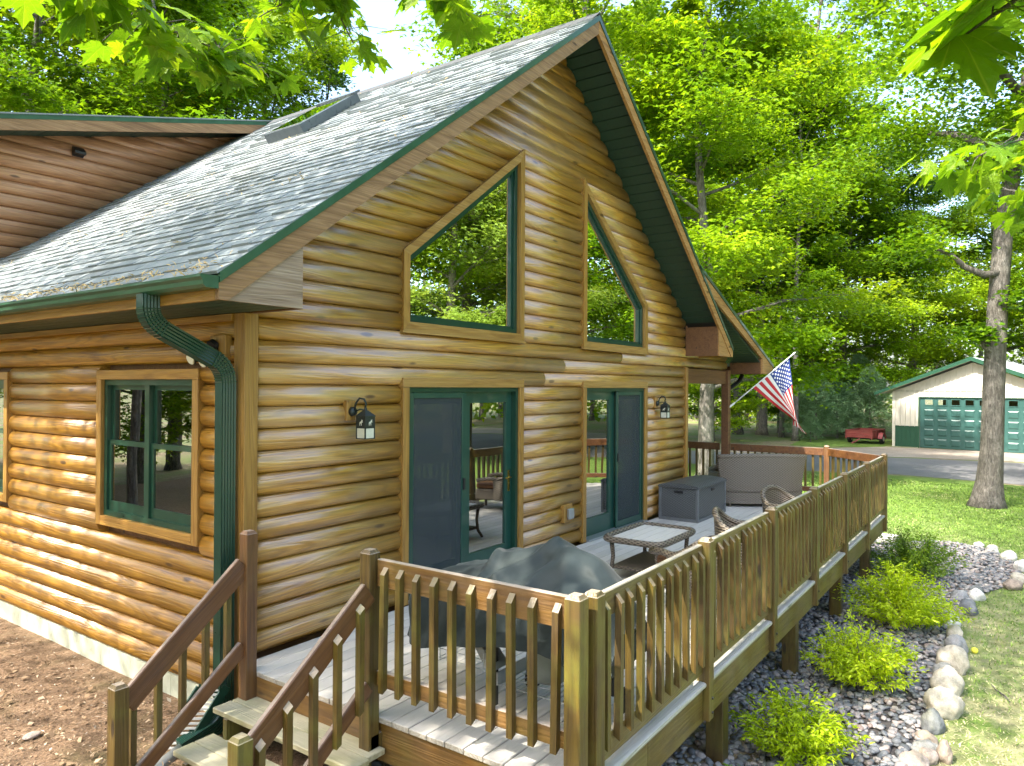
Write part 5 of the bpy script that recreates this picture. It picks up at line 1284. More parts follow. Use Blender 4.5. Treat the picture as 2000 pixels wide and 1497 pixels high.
# ================================================================ trees
def gen_tree(seed, H, r0, lo, cr, nl, nleaf, ls, shape=1.0, upang=.55, flat=.09, wander=.02):
    rr = random.Random(seed); g_ = np.random.default_rng(seed); mb = MB()
    m = 9; ph = rr.uniform(0, 6); tr_ = [Vector((math.sin(ph + i * .8) * H * wander * (i / m), math.cos(ph * 1.7 + i * .6) * H * wander * (i / m), H * .96 * i / m)) for i in range(m + 1)]
    rad = [r0 * (1.35 if i == 0 else 1.0) * (1 - .9 * (i / m) ** .9) + .015 for i in range(m + 1)]
    tr_.insert(1, tr_[0].lerp(tr_[1], .2)); rad.insert(1, r0 * 1.02)
    mb.tube([tuple(p) for p in tr_], rad, 10, jit=.07, rr=rr)
    def at(t):
        t = t * m; i = min(int(t), m - 1); return tr0[i].lerp(tr0[i + 1], t - i)
    tr0 = [tr_[0]] + tr_[2:]
    segs = []
    for i in range(nl):
        t = lo + (1 - lo) * (i + rr.random()) / nl * .97; a = i * 2.399 + rr.uniform(-.5, .5); s = (t - lo) / (1 - lo)
        prof = (math.sin(math.pi * min(1, (s * .86 + .17))) ** .8) ** shape
        Ln = cr * prof * rr.uniform(.75, 1.15) + .3; b = at(t); d = Vector((math.cos(a), math.sin(a), 0))
        el = upang + .5 * s
        pts = [b]; 
        for k in range(1, 5):
            q = k / 4; pts.append(b + d * (Ln * q) + Vector((0, 0, Ln * math.tan(el) * (q - .38 * q * q) * .75)) + Vector((rr.uniform(-.1, .1), rr.uniform(-.1, .1), rr.uniform(-.1, .1))) * Ln * .22)
        lr0 = max(.015, r0 * (1 - .85 * t) * .42); mb.tube([tuple(p) for p in pts], [lr0 * (1 - .2 * k) + .006 for k in range(5)], 5, caps=False)
        for k in range(7):
            q = .22 + .78 * (k + rr.random()) / 7; j = min(3, int(q * 4)); o = pts[j].lerp(pts[j + 1], q * 4 - j)
            a2 = a + (1 if k % 2 else -1) * rr.uniform(.3, 1.25); l2 = (Ln * .42 * (1.1 - .5 * q) + .25) * rr.uniform(.7, 1.2)
            e = o + Vector((math.cos(a2) * l2, math.sin(a2) * l2, l2 * rr.uniform(-.12, .35)))
            mb.tube([tuple(o), tuple(o.lerp(e, .5) + Vector((0, 0, .06 * l2))), tuple(e)], [.012 + .08 * lr0, .009, .004], 4, caps=False)
            segs.append((o, e))
        segs.append((pts[2], pts[4]))
    O = np.array([tuple(s[0]) for s in segs]); E = np.array([tuple(s[1]) for s in segs]); Ls = np.linalg.norm(E - O, axis=1)
    ci = g_.choice(len(segs), nleaf, p=(Ls + .3) / (Ls + .3).sum()); t = g_.uniform(.05, 1.08, nleaf)[:, None] ** .8
    sg = (.20 + .16 * Ls[ci])[:, None]
    P = O[ci] * (1 - t) + E[ci] * t + g_.normal(0, 1, (nleaf, 3)) * np.concatenate([sg, sg, np.full_like(sg, flat) + .12 * sg], 1); P[:, 2] -= .35 * ((P[:, :2] - (O[ci] * (1 - t) + E[ci] * t)[:, :2]) ** 2).sum(1)
    NR = np.stack([g_.normal(0, .42, nleaf), g_.normal(0, .42, nleaf), np.ones(nleaf)], 1)
    outw = P - np.array([0, 0, H * .6]); outw[:, 2] = 0; outw /= np.linalg.norm(outw, axis=1, keepdims=True) + 1e-6; NR += outw * .25
    clump = g_.random(len(segs))[ci]
    me = lobed_cloud('crown', P, NR, g_.uniform(.7, 1.25, nleaf) * ls, g_.uniform(.75, 1.2, nleaf) * ls, np.clip(clump * .75 + g_.random(nleaf) * .35, 0, 1), .22)
    return mb.me('trunk', True), me
TV = {
    'tall': gen_tree(21, 22, .26, .30, 4.6, 28, 42000, .175),
    'tall2': gen_tree(22, 23, .22, .34, 4.0, 28, 36000, .175, 1.2),
    'broad': gen_tree(23, 16, .26, .16, 4.6, 26, 48000, .155, .8, .35),
    'bushy': gen_tree(24, 10, .12, .08, 3.0, 24, 24000, .15, .9, .3),
    'slim': gen_tree(25, 19, .13, .36, 2.3, 22, 15000, .175, 1.1, .8),
}
def tree(kind, x, y, label, leaf='leaf', bark='bark', s=1.0, rz=None, group='maples in the woods', name='maple_tree', z=None):
    zz = gh(x, y) - .05 if z is None else z
    t = tag(ob(name, None, loc=(x, y, zz), rot=(0, 0, rng.uniform(0, 6.28) if rz is None else rz), scale=(s, s, s)), label, 'tree', group)
    tm, cm = TV[kind]
    a = ob('trunk', tm, M['bark'], t, local=True); b = ob('crown', cm, M['leaf'], t, local=True)
    for o_, mt in ((a, bark), (b, leaf)):
        o_.material_slots[0].link = 'OBJECT'; o_.material_slots[0].material = M[mt]
    return t
# behind the dormer, left
tree('tall', 6.0, 19.5, 'leafy tree behind the dormer roof at the left picture edge', s=1.0)
tree('broad', 8.2, 16.8, 'bright low-branched tree just above the dormer fascia', s=1.0)
tree('tall2', 10.2, 22.6, 'tall leafy tree behind the dormer, second from the left edge', s=1.0)
tree('broad', 12.2, 18.6, 'spreading tree behind the upper end of the dormer roof', s=1.1)
tree('tall', 16.4, 22.5, 'tall tree behind the roof ridge, left of the open sky', s=.98)
tree('slim', 19.5, 22.5, 'slender tree at the left rim of the open sky', s=1.05, leaf='leaf_deep')
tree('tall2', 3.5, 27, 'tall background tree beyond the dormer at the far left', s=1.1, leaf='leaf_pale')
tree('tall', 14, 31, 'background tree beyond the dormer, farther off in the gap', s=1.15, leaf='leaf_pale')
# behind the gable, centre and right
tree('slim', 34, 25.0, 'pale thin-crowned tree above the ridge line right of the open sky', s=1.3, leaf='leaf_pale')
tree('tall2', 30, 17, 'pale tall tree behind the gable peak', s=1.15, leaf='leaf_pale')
tree('tall', 20.5, 8.6, 'large maple with dark trunk behind the right side of the gable', s=1.25)
tree('broad', 20.2, 3.95, 'maple with thick trunk seen through the porch opening', s=1.05)
tree('tall', 30.5, 16.5, 'tall maple behind the gable roof, beyond the driveway', s=1.15)
tree('broad', 37.5, 13.2, 'spreading maple across the driveway above the flag', s=1.3)
tree('tall', 43.6, 8.8, 'tree with the thickest pale trunk beyond the driveway, behind the flag', s=1.25, bark='bark_pale')
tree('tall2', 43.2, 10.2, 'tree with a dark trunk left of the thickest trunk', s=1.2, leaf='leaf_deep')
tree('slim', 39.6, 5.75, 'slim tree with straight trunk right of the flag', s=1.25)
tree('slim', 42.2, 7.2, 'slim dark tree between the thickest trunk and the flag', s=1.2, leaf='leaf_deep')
tree('broad', 49.0, 7.0, 'low bright maple above the pine thicket', s=1.25)
tree('broad', 47.5, 4.6, 'low-branched maple behind the red trailer', s=1.15)
tree('tall', 46, 6.5, 'tall maple reaching the picture top left of the sky gap', s=1.5)
tree('broad', 55, 1.5, 'maple behind the left slope of the garage roof', s=1.2)
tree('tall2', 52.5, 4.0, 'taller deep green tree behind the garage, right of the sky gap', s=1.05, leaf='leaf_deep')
tree('broad', 60, -3.5, 'maple behind the garage ridge', s=1.5)
tree('tall', 60, -9.5, 'tall maple behind the garage at the right picture edge', s=1.3)
tree('broad', 57, -8, 'low maple behind the garage at the right picture edge', s=1.2)
tree('bushy', 36.5, 9.5, 'young maple thicket left of the thick trunks', s=1.0)
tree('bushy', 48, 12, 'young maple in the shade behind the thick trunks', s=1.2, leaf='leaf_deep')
tree('bushy', 33, 15, 'young maple behind the porch opening', s=1.1)
tree('bushy', 46.5, 8.5, 'young maple right behind the flag', s=.9)
tree('tall2', 40, 15.5, 'tall background maple behind the porch roof', s=1.3)
# outside the frame: mirrored in the panes, and shading roof and wall
for i, (k_, x, y, s_, lf_) in enumerate((('broad', 22, -15.5, 1.2, 'leaf'), ('tall', 15.5, -17, 1.05, 'leaf_pale'), ('broad', 30, -17.5, 1.4, 'leaf'), ('tall2', 24, -23, 1.2, 'leaf_pale'), ('broad', 13, -21, 1.4, 'leaf'), ('tall', 36, -23, 1.3, 'leaf_pale'), ('broad', 40, -15, 1.3, 'leaf'), ('broad', 27, -13.2, 1.15, 'leaf'), ('broad', 18.5, -13.6, 1.0, 'leaf_pale'))):
    tree(k_, x, y, ('tall' if k_ != 'broad' else 'spreading') + ' tree seen only mirrored in the gable and patio panes, number %s outward' % ['one', 'two', 'three', 'four', 'five', 'six', 'seven', 'eight', 'nine'][i], s=s_, leaf=lf_, group='trees mirrored in the panes')
SHADE = [('slim', -7.6, 9.4, .66, 1.1), ('broad', -13, -1.5, .72, 3.2), ('broad', -12.5, 9.5, .62, .4), ('broad', -17, 14, .9, 2.0), ('broad', -9, 16.5, .8, 2.7), ('broad', -19, 5, .9, .2), ('broad', -10, -9, .75, 4.2), ('broad', -14.5, 4, .62, 5.0), ('slim', -4.2, 9.6, .8, .5), ('bushy', -6.8, 14.2, .9, 1.5), ('slim', -3.4, 13.0, .9, 2.5), ('broad', -7.5, 22, .8, .8)]
for i, (k_, x, y, s_, rz) in enumerate(SHADE):
    tree(k_, x, y, 'side yard tree seen only mirrored in the side window, number %s outward' % ['one', 'two', 'three', 'four', 'five', 'six', 'seven', 'eight', 'nine', 'ten', 'eleven', 'twelve'][i], s=s_, rz=rz, group='trees of the side yard')
# far wood: one mass
rrw = np.random.default_rng(77); P = []; ct_ = 0; TR = MB()
for a in np.linspace(-.05, 1.62, 78):
    d = rrw.uniform(66, 88); bx_, by_ = CP.x + math.cos(a) * d, CP.y + math.sin(a) * d
    for k_ in range(620):
        h = rrw.uniform(.3, 17) ; P.append((bx_ + rrw.normal(0, 2.2), by_ + rrw.normal(0, 2.2), GZ + h + rrw.normal(0, .5)))
    TR.tube([(bx_, by_, GZ - .1), (bx_ + .3, by_, 8), (bx_, by_ + .3, 17)], [.3, .2, .05], 6)
for a in np.linspace(-1.35, -.2, 44):
    d = rrw.uniform(42, 60); bx_, by_ = 6 + math.cos(a) * d, -4 + math.sin(a) * d
    for k_ in range(560):
        h = rrw.uniform(.3, 17); P.append((bx_ + rrw.normal(0, 1.8), by_ + rrw.normal(0, 1.8), GZ + h))
    TR.tube([(bx_, by_, GZ - .1), (bx_ + .3, by_, 8), (bx_, by_ + .3, 17)], [.25, .18, .05], 6)
P = np.array(P); n = len(P)
far = leaf_cloud('woods', P, np.stack([rrw.normal(0, .5, n), rrw.normal(0, .5, n), np.ones(n)], 1), rrw.uniform(.35, .7, n), rrw.uniform(.3, .6, n), rrw.random(n), .2)
wd = stuff(tag(ob('woods', far, M['leaf']), 'distant green wood filling the background between the nearer trees', 'wood')); stuff(TR.build('wood_trunks', M['bark'], wd))

# lawn maple on the right, its leaning trunk in full view
lm = thing('lawn_maple', 'maple with leaning mottled grey trunk on the lawn before the garage', 'tree', (18.67, -4.02, GZ))
tp = [(18.67, -4.02, -1.0), (18.67, -4.04, -.72), (18.67, -4.08, -.3), (18.67, -4.117, .5), (18.67, -4.168, 2.32), (18.67, -4.23, 4.15), (18.67, -4.356, 6.09), (18.67, -4.545, 7.62), (18.67, -4.774, 9.25), (18.7, -5.0, 10.5), (18.7, -5.3, 13), (18.7, -5.4, 16)]
tb = MB(); tb.tube(tp, [.47, .37, .30, .262, .242, .222, .205, .19, .175, .15, .1, .03], 20, jit=.05)
for pts, r_ in (([(18.6, -4.30, 5.0), (18.3, -3.95, 4.95), (18.1, -3.55, 5.15), (18.0, -3.3, 5.45)], [.11, .09, .07, .05]), ([(18.0, -3.3, 5.45), (17.9, -3.0, 5.6), (17.8, -2.5, 5.6)], [.05, .035, .01]), ([(18.6, -4.2, 2.9), (18.45, -3.98, 3.15), (18.4, -3.9, 3.35)], [.1, .09, .03]),
                ([(18.7, -4.6, 8.0), (19.5, -3.2, 9.0), (20.5, -1.8, 9.6)], [.13, .09, .02]), ([(18.7, -4.8, 9.3), (17.0, -3.8, 10.4), (15.5, -2.8, 11)], [.12, .08, .02]), ([(18.7, -5.0, 10.4), (19.6, -6.8, 11.6), (20.2, -8.2, 12.2)], [.12, .08, .02]), ([(18.6, -4.4, 6.6), (18.2, -5.4, 7.2), (18.0, -6.6, 7.3)], [.1, .07, .02])):
    tb.tube(pts, r_, 8)
tb.build('trunk', M['bark_mottled'], lm, smooth=True)
g_ = np.random.default_rng(9); cen = [((17.7, -2.6, 5.7), .8, 700), ((18.3, -3.8, 3.45), .45, 420), ((18.2, -4.9, 4.3), .5, 420), ((20, -2.0, 9.4), 1.4, 2400), ((16.2, -3.2, 10.6), 1.5, 2600), ((18.5, -5.3, 12.5), 2.2, 4500), ((19.8, -7.4, 11.8), 1.6, 2600), ((18.2, -6.2, 7.4), 1.2, 1800), ((20.8, -3.6, 11.2), 1.6, 2600), ((18.3, -3.9, 7.6), .7, 700), ((17.4, -4.6, 8.6), 1.0, 1300)]
P = []
for c_, r_, n_ in cen:
    q = g_.normal(0, 1, (n_, 3)); q[:, 2] *= .45; lay = np.round(q[:, 2] * 3) / 3; q[:, 2] = lay * .8 + q[:, 2] * .2; P.append(np.array(c_) + q * r_ * .62)
P = np.concatenate(P); n = len(P)
ob('crown', leaf_cloud('crown', P, np.stack([g_.normal(0, .4, n), g_.normal(0, .4, n), np.ones(n)], 1), g_.uniform(.10, .18, n), g_.uniform(.09, .15, n), g_.random(n), .2), M['leaf'], lm)

# pines behind the trailer
def pine_mesh(seed, H, R0, nt):
    g_ = np.random.default_rng(seed); P = []; A = []; NR = []
    for _ in range(nt):
        t = g_.random() ** .7; z = H * (.05 + .95 * t); a = g_.uniform(0, 6.283); r_ = R0 * (1 - t) ** .7 * math.sqrt(g_.uniform(.15, 1)) * (1 + .25 * math.sin(a * 3 + z * 4)) + .05
        c = np.array((math.cos(a) * r_, math.sin(a) * r_, z + .15 * r_))
        for _k in range(16):
            d = g_.normal(0, 1, 3) + np.array((math.cos(a), math.sin(a), .5)) * .8; P.append(c + g_.normal(0, .03, 3)); A.append(math.atan2(d[1], d[0])); NR.append(g_.normal(0, 1, 3) + np.array((0, 0, .7)))
    P = np.array(P); n = len(P)
    return leaf_cloud('crown', P, np.array(NR), g_.uniform(.12, .24, n), g_.uniform(.012, .028, n), g_.random(n), -.1, np.array(A))
PM = [pine_mesh(31, 4.2, 1.7, 1500), pine_mesh(32, 3.2, 1.6, 1300)]
ptm = MB().tube([(0, 0, -.1), (0, 0, 2), (0, 0, 4)], [.09, .06, .01], 6).me('trunk'); ptm.materials.append(M['bark'])
for i, (x, y, s_, k_, lab) in enumerate(((41.2, 5.0, .95, 0, 'soft blue-green pine left of the red trailer'), (43.5, 4.3, 1.05, 1, 'tallest soft pine behind the red trailer'), (44.2, 2.6, 1.0, 0, 'soft pine between the trailer and the garage'), (42.6, 6.0, 1.1, 1, 'soft pine at the left end of the thicket'), (46.5, 3.6, 1.2, 0, 'soft pine deeper behind the garage corner'), (39.4, 4.9, .40, 0, 'small young pine low in front of the thicket'))):
    t = tag(ob('pine_tree', None, loc=(x, y, GZ), rot=(0, 0, i * 1.3), scale=(s_, s_, s_)), lab, 'tree', 'pines behind the trailer')
    ob('trunk', ptm, None, t, local=True); ob('crown', PM[k_], M['needles'], t, local=True)

# ================================================================ garage
gz = tag(ob('garage', None, loc=(38.875, .706, GZ), rot=(0, 0, R(-10))), 'cream steel-sided garage with green trim and wide green door', 'garage')
M['cream'] = plain('cream_steel', (.60, .57, .49), .5, 0, 3, .06); M['garage_green'] = plain('garage_green', (.012, .07, .038), .45, 0, 5, .12); M['garage_door'] = plain('garage_door_green', (.030, .095, .085), .4, 0, 3, .1); M['metal_roof'] = plain('grey_metal_roof', (.50, .55, .58), .4, .2, 3, .08)
def L_(mb, name, mat, parent=None): return ob(name, mb.me(name), M[mat], parent or gz, local=True)
GW = -7.22; AP = 4.31; WH = 2.86; DY0, DY1, DH = -1.26, -6.10, 2.56
def gtop(y): return WH + (AP - WH) * (1 - abs(y - GW / 2) / (abs(GW) / 2))
w = MB(); w.prism([(0, .0), (0, WH), (GW / 2, AP), (GW, WH), (GW, .0), (DY1, .0), (DY1, DH), (DY0, DH), (DY0, .0)][::-1], 0, .0, .1)
w.box(.1, 9, -.1, 0, 0, WH); w.box(.1, 9, GW, GW + .1, 0, WH); w.box(8.9, 9, GW + .1, -.1, 0, WH)
wall_ = L_(w, 'wall', 'cream')
y = -.12; rb_ = MB()
while y > GW + .1:
    z0_ = DH + .03 if DY1 - .02 < y < DY0 + .02 else 1.08
    rb_.prism([(y - .02, 0), (y + .02, 0), (y + .01, 0), (y - .01, 0)][:2] + [(y + .012, 0), (y - .012, 0)], 2, 0, 0) if False else None
    rb_.box(-.045, .0, y - .016, y + .016, z0_, gtop(y) - .05); y -= .23
L_(rb_, 'siding_ribs', 'cream', wall_)
L_(MB().box(-.022, -.001, GW, .0, 2.885, 2.90), 'belt_line', 'garage_green', wall_)
L_(MB().box(-.03, .0, -.10, .03, .0, WH), 'corner_trim', 'cream', wall_)
wn_ = MB(); wn_.box(-.012, -.001, -.11, DY0 + .03, .02, 1.06); wn_.box(-.03, -.001, -.11, DY0 + .03, 1.06, 1.10)
for i in range(5): wn_.box(-.026, -.013, -.20 - i * .21, -.225 - i * .21, .02, 1.05)
L_(wn_, 'wainscot', 'garage_green', wall_)
tr_ = MB(); tr_.box(-.03, .06, DY0 + .001, DY0 + .06, 0, DH + .03); tr_.box(-.03, .06, DY1 - .06, DY1 - .001, 0, DH + .03); tr_.box(-.03, .06, DY1, DY0, DH + .001, DH + .04); L_(tr_, 'door_trim', 'garage_green')
gd = L_(MB().box(.04, .08, DY1, DY0, .02, DH), 'garage_door', 'garage_door')
pitch = .595; pw = .43; rows_ = [(.13, .49), (.63, .98), (1.12, 1.47), (1.62, 1.97)]
pm_ = MB(); pm_.add([(0, 0, 0), (0, -pw, 0), (0, -pw, .35), (0, 0, .35), (-.028, -.05, .05), (-.028, -pw + .05, .05), (-.028, -pw + .05, .30), (-.028, -.05, .30)], [(0, 1, 5, 4), (1, 2, 6, 5), (2, 3, 7, 6), (3, 0, 4, 7), (4, 5, 6, 7)])
pmm = pm_.me('panel'); pmm.materials.append(M['garage_door']); wf = MB(); wf.box(-.025, 0, -pw, 0, 0, .04); wf.box(-.025, 0, -pw, 0, .30, .34); wf.box(-.025, 0, -.04, 0, .04, .30); wf.box(-.025, 0, -pw, -pw + .04, .04, .30); wfm = wf.me('window_frame'); wfm.materials.append(M['garage_door'])
gpm = MB().box(-.012, -.002, -pw + .04, -.04, .04, .30).me('pane'); gpm.materials.append(M['pane_low'])
for c_ in range(8):
    yy = DY0 - .20 - c_ * pitch
    for z0_, z1_ in rows_: ob('panel', pmm, None, gd, (.039, yy, z0_), local=True)
    f_ = ob('window_frame', wfm, None, gd, (.039, yy, 2.16), local=True); 
    q = ob('pane', gpm, None, gd, (.039, yy, 2.16), local=True)
for s_ in (1, -1):
    y0_ = GW / 2; ye = y0_ + s_ * (abs(GW) / 2 + .75); sl_ = (AP - WH) / (abs(GW) / 2); ze = AP + .25 - sl_ * (abs(GW) / 2 + .75)
    r2 = MB(); r2.add([(-.45, y0_, AP + .25), (9.4, y0_, AP + .25), (9.4, ye, ze), (-.45, ye, ze), (-.45, y0_, AP + .19), (9.4, y0_, AP + .19), (9.4, ye, ze - .06), (-.45, ye, ze - .06)], [(0, 1, 2, 3), (7, 6, 5, 4), (0, 3, 7, 4), (1, 5, 6, 2), (2, 6, 7, 3), (0, 4, 5, 1)])
    ro_ = L_(r2, 'roof', 'metal_roof')
    fz = MB(); fz.prism([(y0_, AP + .262), (ye + s_ * .02, ze + .012), (ye + s_ * .02, ze - .16), (y0_, AP + .07)], 0, -.49, -.452); L_(fz, 'rake_trim', 'garage_green', ro_)
    sf_ = MB(); sf_.add([(-.45, y0_, AP + .10), (.0, y0_, AP + .10), (.0, ye, ze - .15), (-.45, ye, ze - .15)], [(0, 1, 2, 3)]); L_(sf_, 'soffit', 'cream', ro_)

# ================================================================ red trailer
tl_ = tag(ob('utility_trailer', None, loc=(39.4, 2.2, GZ), rot=(0, 0, R(-8))), 'old red wooden utility trailer parked left of the garage', 'trailer')
M['red'] = wood('faded_red_paint', (.15, .018, .018), (.26, .030, .030), (.34, .06, .05), 1, .6, .0, knots=False, weather_sheen=(.30, .16, .13), wamt=.25, var=.15); M['red_metal'] = plain('red_fender', (.32, .07, .08), .5, 0, 8, .15)
def T_(mb, name, mat, parent=None, smooth=False): return ob(name, mb.me(name, smooth), M[mat], parent or tl_, local=True)
# local: y across (box width, facing camera), x length
for k_ in range(3):
    z0_ = .36 + k_ * .125
    T_(MB().box(0, .03, -.45, .88, z0_, z0_ + .120), 'side_plank', 'red'); T_(MB().box(2.2, 2.23, -.45, .88, z0_, z0_ + .120), 'side_plank', 'red')
    T_(MB().box(.031, 2.2, -.48, -.45, z0_, z0_ + .120), 'side_plank', 'red'); T_(MB().box(.031, 2.2, .88, .91, z0_, z0_ + .120), 'side_plank', 'red')
T_(MB().box(.03, 2.2, -.45, .88, .33, .36), 'floor', 'red')
rim_ = MB(); rim_.box(-.02, .05, -.5, .93, .735, .76); rim_.box(2.18, 2.25, -.5, .93, .735, .76); rim_.box(.05, 2.18, -.5, -.43, .735, .76); rim_.box(.05, 2.18, .86, .93, .735, .76)
for yy in (-.45, .86): rim_.box(-.03, -.001, yy, yy + .06, .28, .735)
for xx in (.5, 1.1, 1.7): rim_.box(xx, xx + .06, -.51, -.481, .30, .735)
T_(rim_, 'stake_frame', 'red')
T_(MB().box(.0, 2.2, -.40, -.33, .24, .33).box(.0, 2.2, .76, .83, .24, .33).box(.9, .98, -.7, 1.1, .22, .28), 'chassis', 'black')
T_(MB().tube([(0, .2, .28), (-.7, .15, .2), (-1.2, .2, .12)], .035, 6), 'tow_bar', 'red_metal')
for yy in (-.66, .99):
    w_ = T_(MB().tube([(.95, yy - .09, .27), (.95, yy - .07, .27), (.95, yy + .07, .27), (.95, yy + .09, .27)], [.22, .27, .27, .22], 20), 'wheel', 'rubber', smooth=True)
    T_(MB().tube([(.95, yy - .095, .27), (.95, yy + .095, .27)], .13, 14), 'rim', 'white', w_)
    fe = MB(); rows = [[(.95 + .36 * math.cos(a), yy + s_ * .12, .27 + .34 * math.sin(a)) for s_ in (-1, 1)] for a in np.linspace(.1, math.pi - .1, 10)]; fe.grid(rows); fe.grid([[(x, y, z - .012) for x, y, z in r_][::-1] for r_ in rows]); T_(fe, 'fender', 'red_metal')

# ================================================================ overhanging maple twigs close to the camera
lobes = [(0, 0), (.10, -.03), (.30, -.10), (.26, .02), (.52, .10), (.40, .17), (.50, .30), (.66, .52), (.46, .50), (.44, .58), (.26, .50), (.20, .56), (.28, .76), (.16, .76), (.0, 1.02)]
outl = lobes + [(-x, y) for x, y in lobes[-2:0:-1]]
def maple_leaf(seed):
    rr = random.Random(seed); cur = rr.uniform(.10, .30); fold = rr.uniform(.05, .22); tw = rr.uniform(-.15, .15)
    def P(x, y): return (x, y, -cur * y * y + fold * abs(x) - .35 * x * x + tw * x * y)
    v = [P(0, .30)] + [P(x, y) for x, y in outl]; n = len(outl)
    f = [(0, 1 + i, 1 + (i + 1) % n) for i in range(n)]
    mb = MB(); mb.add(v, f); mb.tube([(0, .01, 0), (0, -.25, .05), (.02, -.5, .16)], [.010, .008, .010], 4, caps=False)
    return mb.me('leaf', False)
def flmat():
    m, N, L, B = newmat('maple_leaf_near'); tc = nd(N, 'TexCoord'); oi = nd(N, 'ObjectInfo'); sp = nd(N, 'SeparateXYZ'); L.new(tc.outputs['Object'], sp.inputs[0])
    n1 = noise(N, L, tc.outputs['Object'], 3.5, 4, .6)
    c = ramp(N, L, mth(N, L, 'ADD', mth(N, L, 'MULTIPLY', oi.outputs['Random'], .8), mth(N, L, 'MULTIPLY_ADD', n1, .5, -.15), clamp=True), [(0, (.07, .18, .008)), (.5, (.16, .32, .010)), (1, (.28, .43, .014))])
    # five main veins run from the leaf base
    ang = mth(N, L, 'ARCTAN2', sp.outputs[0], mth(N, L, 'ADD', sp.outputs[1], .02)); k = mth(N, L, 'ABSOLUTE', mth(N, L, 'SUBTRACT', mth(N, L, 'FRACT', mth(N, L, 'ADD', mth(N, L, 'DIVIDE', ang, .62), .5)), .5))
    vein = ramp(N, L, k, [(.0, (1, 1, 1)), (.05, (0, 0, 0))])
    c = mixc(N, L, mth(N, L, 'MULTIPLY', vein, .45), c, (.30, .40, .06))
    L.new(c, B.inputs['Base Color']); B.inputs['Roughness'].default_value = .4; bump(N, L, mth(N, L, 'ADD', n1, vein), .3, .05, B)
    tr = nd(N, 'BsdfTranslucent'); L.new(mixc(N, L, 1.0, c, (1.35, 1.2, .45), 'MULTIPLY'), tr.inputs[0]); mx = nd(N, 'MixShader'); mx.inputs[0].default_value = .58
    L.new(B.outputs[0], mx.inputs[1]); L.new(tr.outputs[0], mx.inputs[2]); L.new(mx.outputs[0], N['Material Output'].inputs[0]); return m
M['leaf_near'] = flmat()
LM = [maple_leaf(s) for s in range(6)]
for me_ in LM: me_.materials.append(M['leaf_near'])
def branch(tree_o, pts, rad, nleaf, size, spread, seed, limb, t0=.12):
    rr = random.Random(seed); pts = [Vector(p) for p in pts]; b = MB()
    lp = [Vector(p) for p in limb]; b.tube([tuple(p) for p in lp + [pts[0]]], [rad * 4] * 1 + [rad * 3] * (len(lp) - 1) + [rad * 1.6], 6)
    b.tube([tuple(p) for p in pts], [rad * (1.6 - 1.1 * i / (len(pts) - 1)) for i in range(len(pts))], 6)
    tw = []
    seg = [(pts[i + 1] - pts[i]).length for i in range(len(pts) - 1)]; tot = sum(seg)
    def at(t):
        d = t * tot
        for i, s in enumerate(seg):
            if d <= s or i == len(seg) - 1: return pts[i].lerp(pts[i + 1], min(1, d / s))
            d -= s
    lv_ = []
    for k in range(nleaf):
        t = t0 + (1 - t0) * (k + rr.random()) / nleaf; o = at(t)
        off = Vector((rr.gauss(0, 1), rr.gauss(0, 1), rr.gauss(-.3, .6))) * spread
        p = o + off; lv_.append((o, p))
        if k % 2 == 0: b.tube([tuple(o), tuple(o.lerp(p, .5) + Vector((0, 0, .02))), tuple(p + Vector((0, 0, .015)))], [rad * .5, rad * .4, rad * .3], 4, caps=False)
    bo = b.build('branch', M['bark'], tree_o, smooth=True)
    for o, p in lv_:
        s = size * rr.uniform(.65, 1.25); dirz = math.atan2((p - o).y, (p - o).x) - math.pi / 2 + rr.gauss(0, .5)
        ob('leaf', rr.choice(LM), None, bo, tuple(p), (rr.gauss(-.45, .35), rr.gauss(0, .35), dirz), (s, s, s))
t1 = thing('overhanging_maple', 'maple standing left of the camera, its twigs hanging into the top left and centre', 'tree', (-5.6, -1.2, -.6), 'maples overhanging the camera')
MB().tube([(-5.6, -1.2, -.9), (-5.6, -1.2, -.3), (-5.55, -1.2, 2), (-5.5, -1.25, 5), (-5.3, -1.3, 9)], [.34, .26, .22, .18, .08], 12, jit=.05).build('trunk', M['bark'], t1, smooth=True)
LB1 = [(-5.5, -1.25, 4.6), (-4.4, -2.0, 4.4), (-3.4, -2.7, 3.8)]
branch(t1, [(-2.741, -2.862, 3.126), (-2.575, -2.788, 3.083), (-2.472, -2.762, 3.055), (-2.334, -2.715, 3.059), (-2.150, -2.651, 3.091), (-1.935, -2.555, 3.130)], .0042, 105, .092, .06, 3, LB1, .05)
branch(t1, [(-2.925, -3.073, 3.030), (-2.826, -3.038, 3.020), (-2.724, -3.025, 3.020), (-2.628, -2.956, 3.040)], .004, 24, .092, .05, 4, LB1 + [(-3.0, -3.0, 3.2)], .1)
branch(t1, [(-1.822, -2.730, 3.714), (-1.735, -2.542, 3.567), (-1.732, -2.420, 3.482), (-1.757, -2.316, 3.452)], .004, 56, .088, .07, 5, [(-5.5, -1.25, 5.0), (-3.8, -2.0, 4.9), (-2.4, -2.6, 4.2)], .2)
branch(t1, [(-1.802, -2.706, 3.663), (-1.692, -2.561, 3.543), (-1.542, -2.516, 3.503), (-1.438, -2.490, 3.429)], .004, 52, .088, .065, 6, [(-2.4, -2.6, 4.2), (-2.0, -2.7, 3.8)], .2)
branch(t1, [(-2.004, -3.438, 3.339), (-1.942, -3.377, 3.199), (-1.905, -3.364, 3.16), (-1.855, -3.389, 3.115), (-1.814, -3.422, 3.10)], .003, 26, .085, .045, 7, [(-3.8, -2.0, 4.9), (-2.8, -3.0, 4.1)], .35)
g_ = np.random.default_rng(19); P = []  # unseen leaf clumps added to shade deck, stairs, side wall and lawn
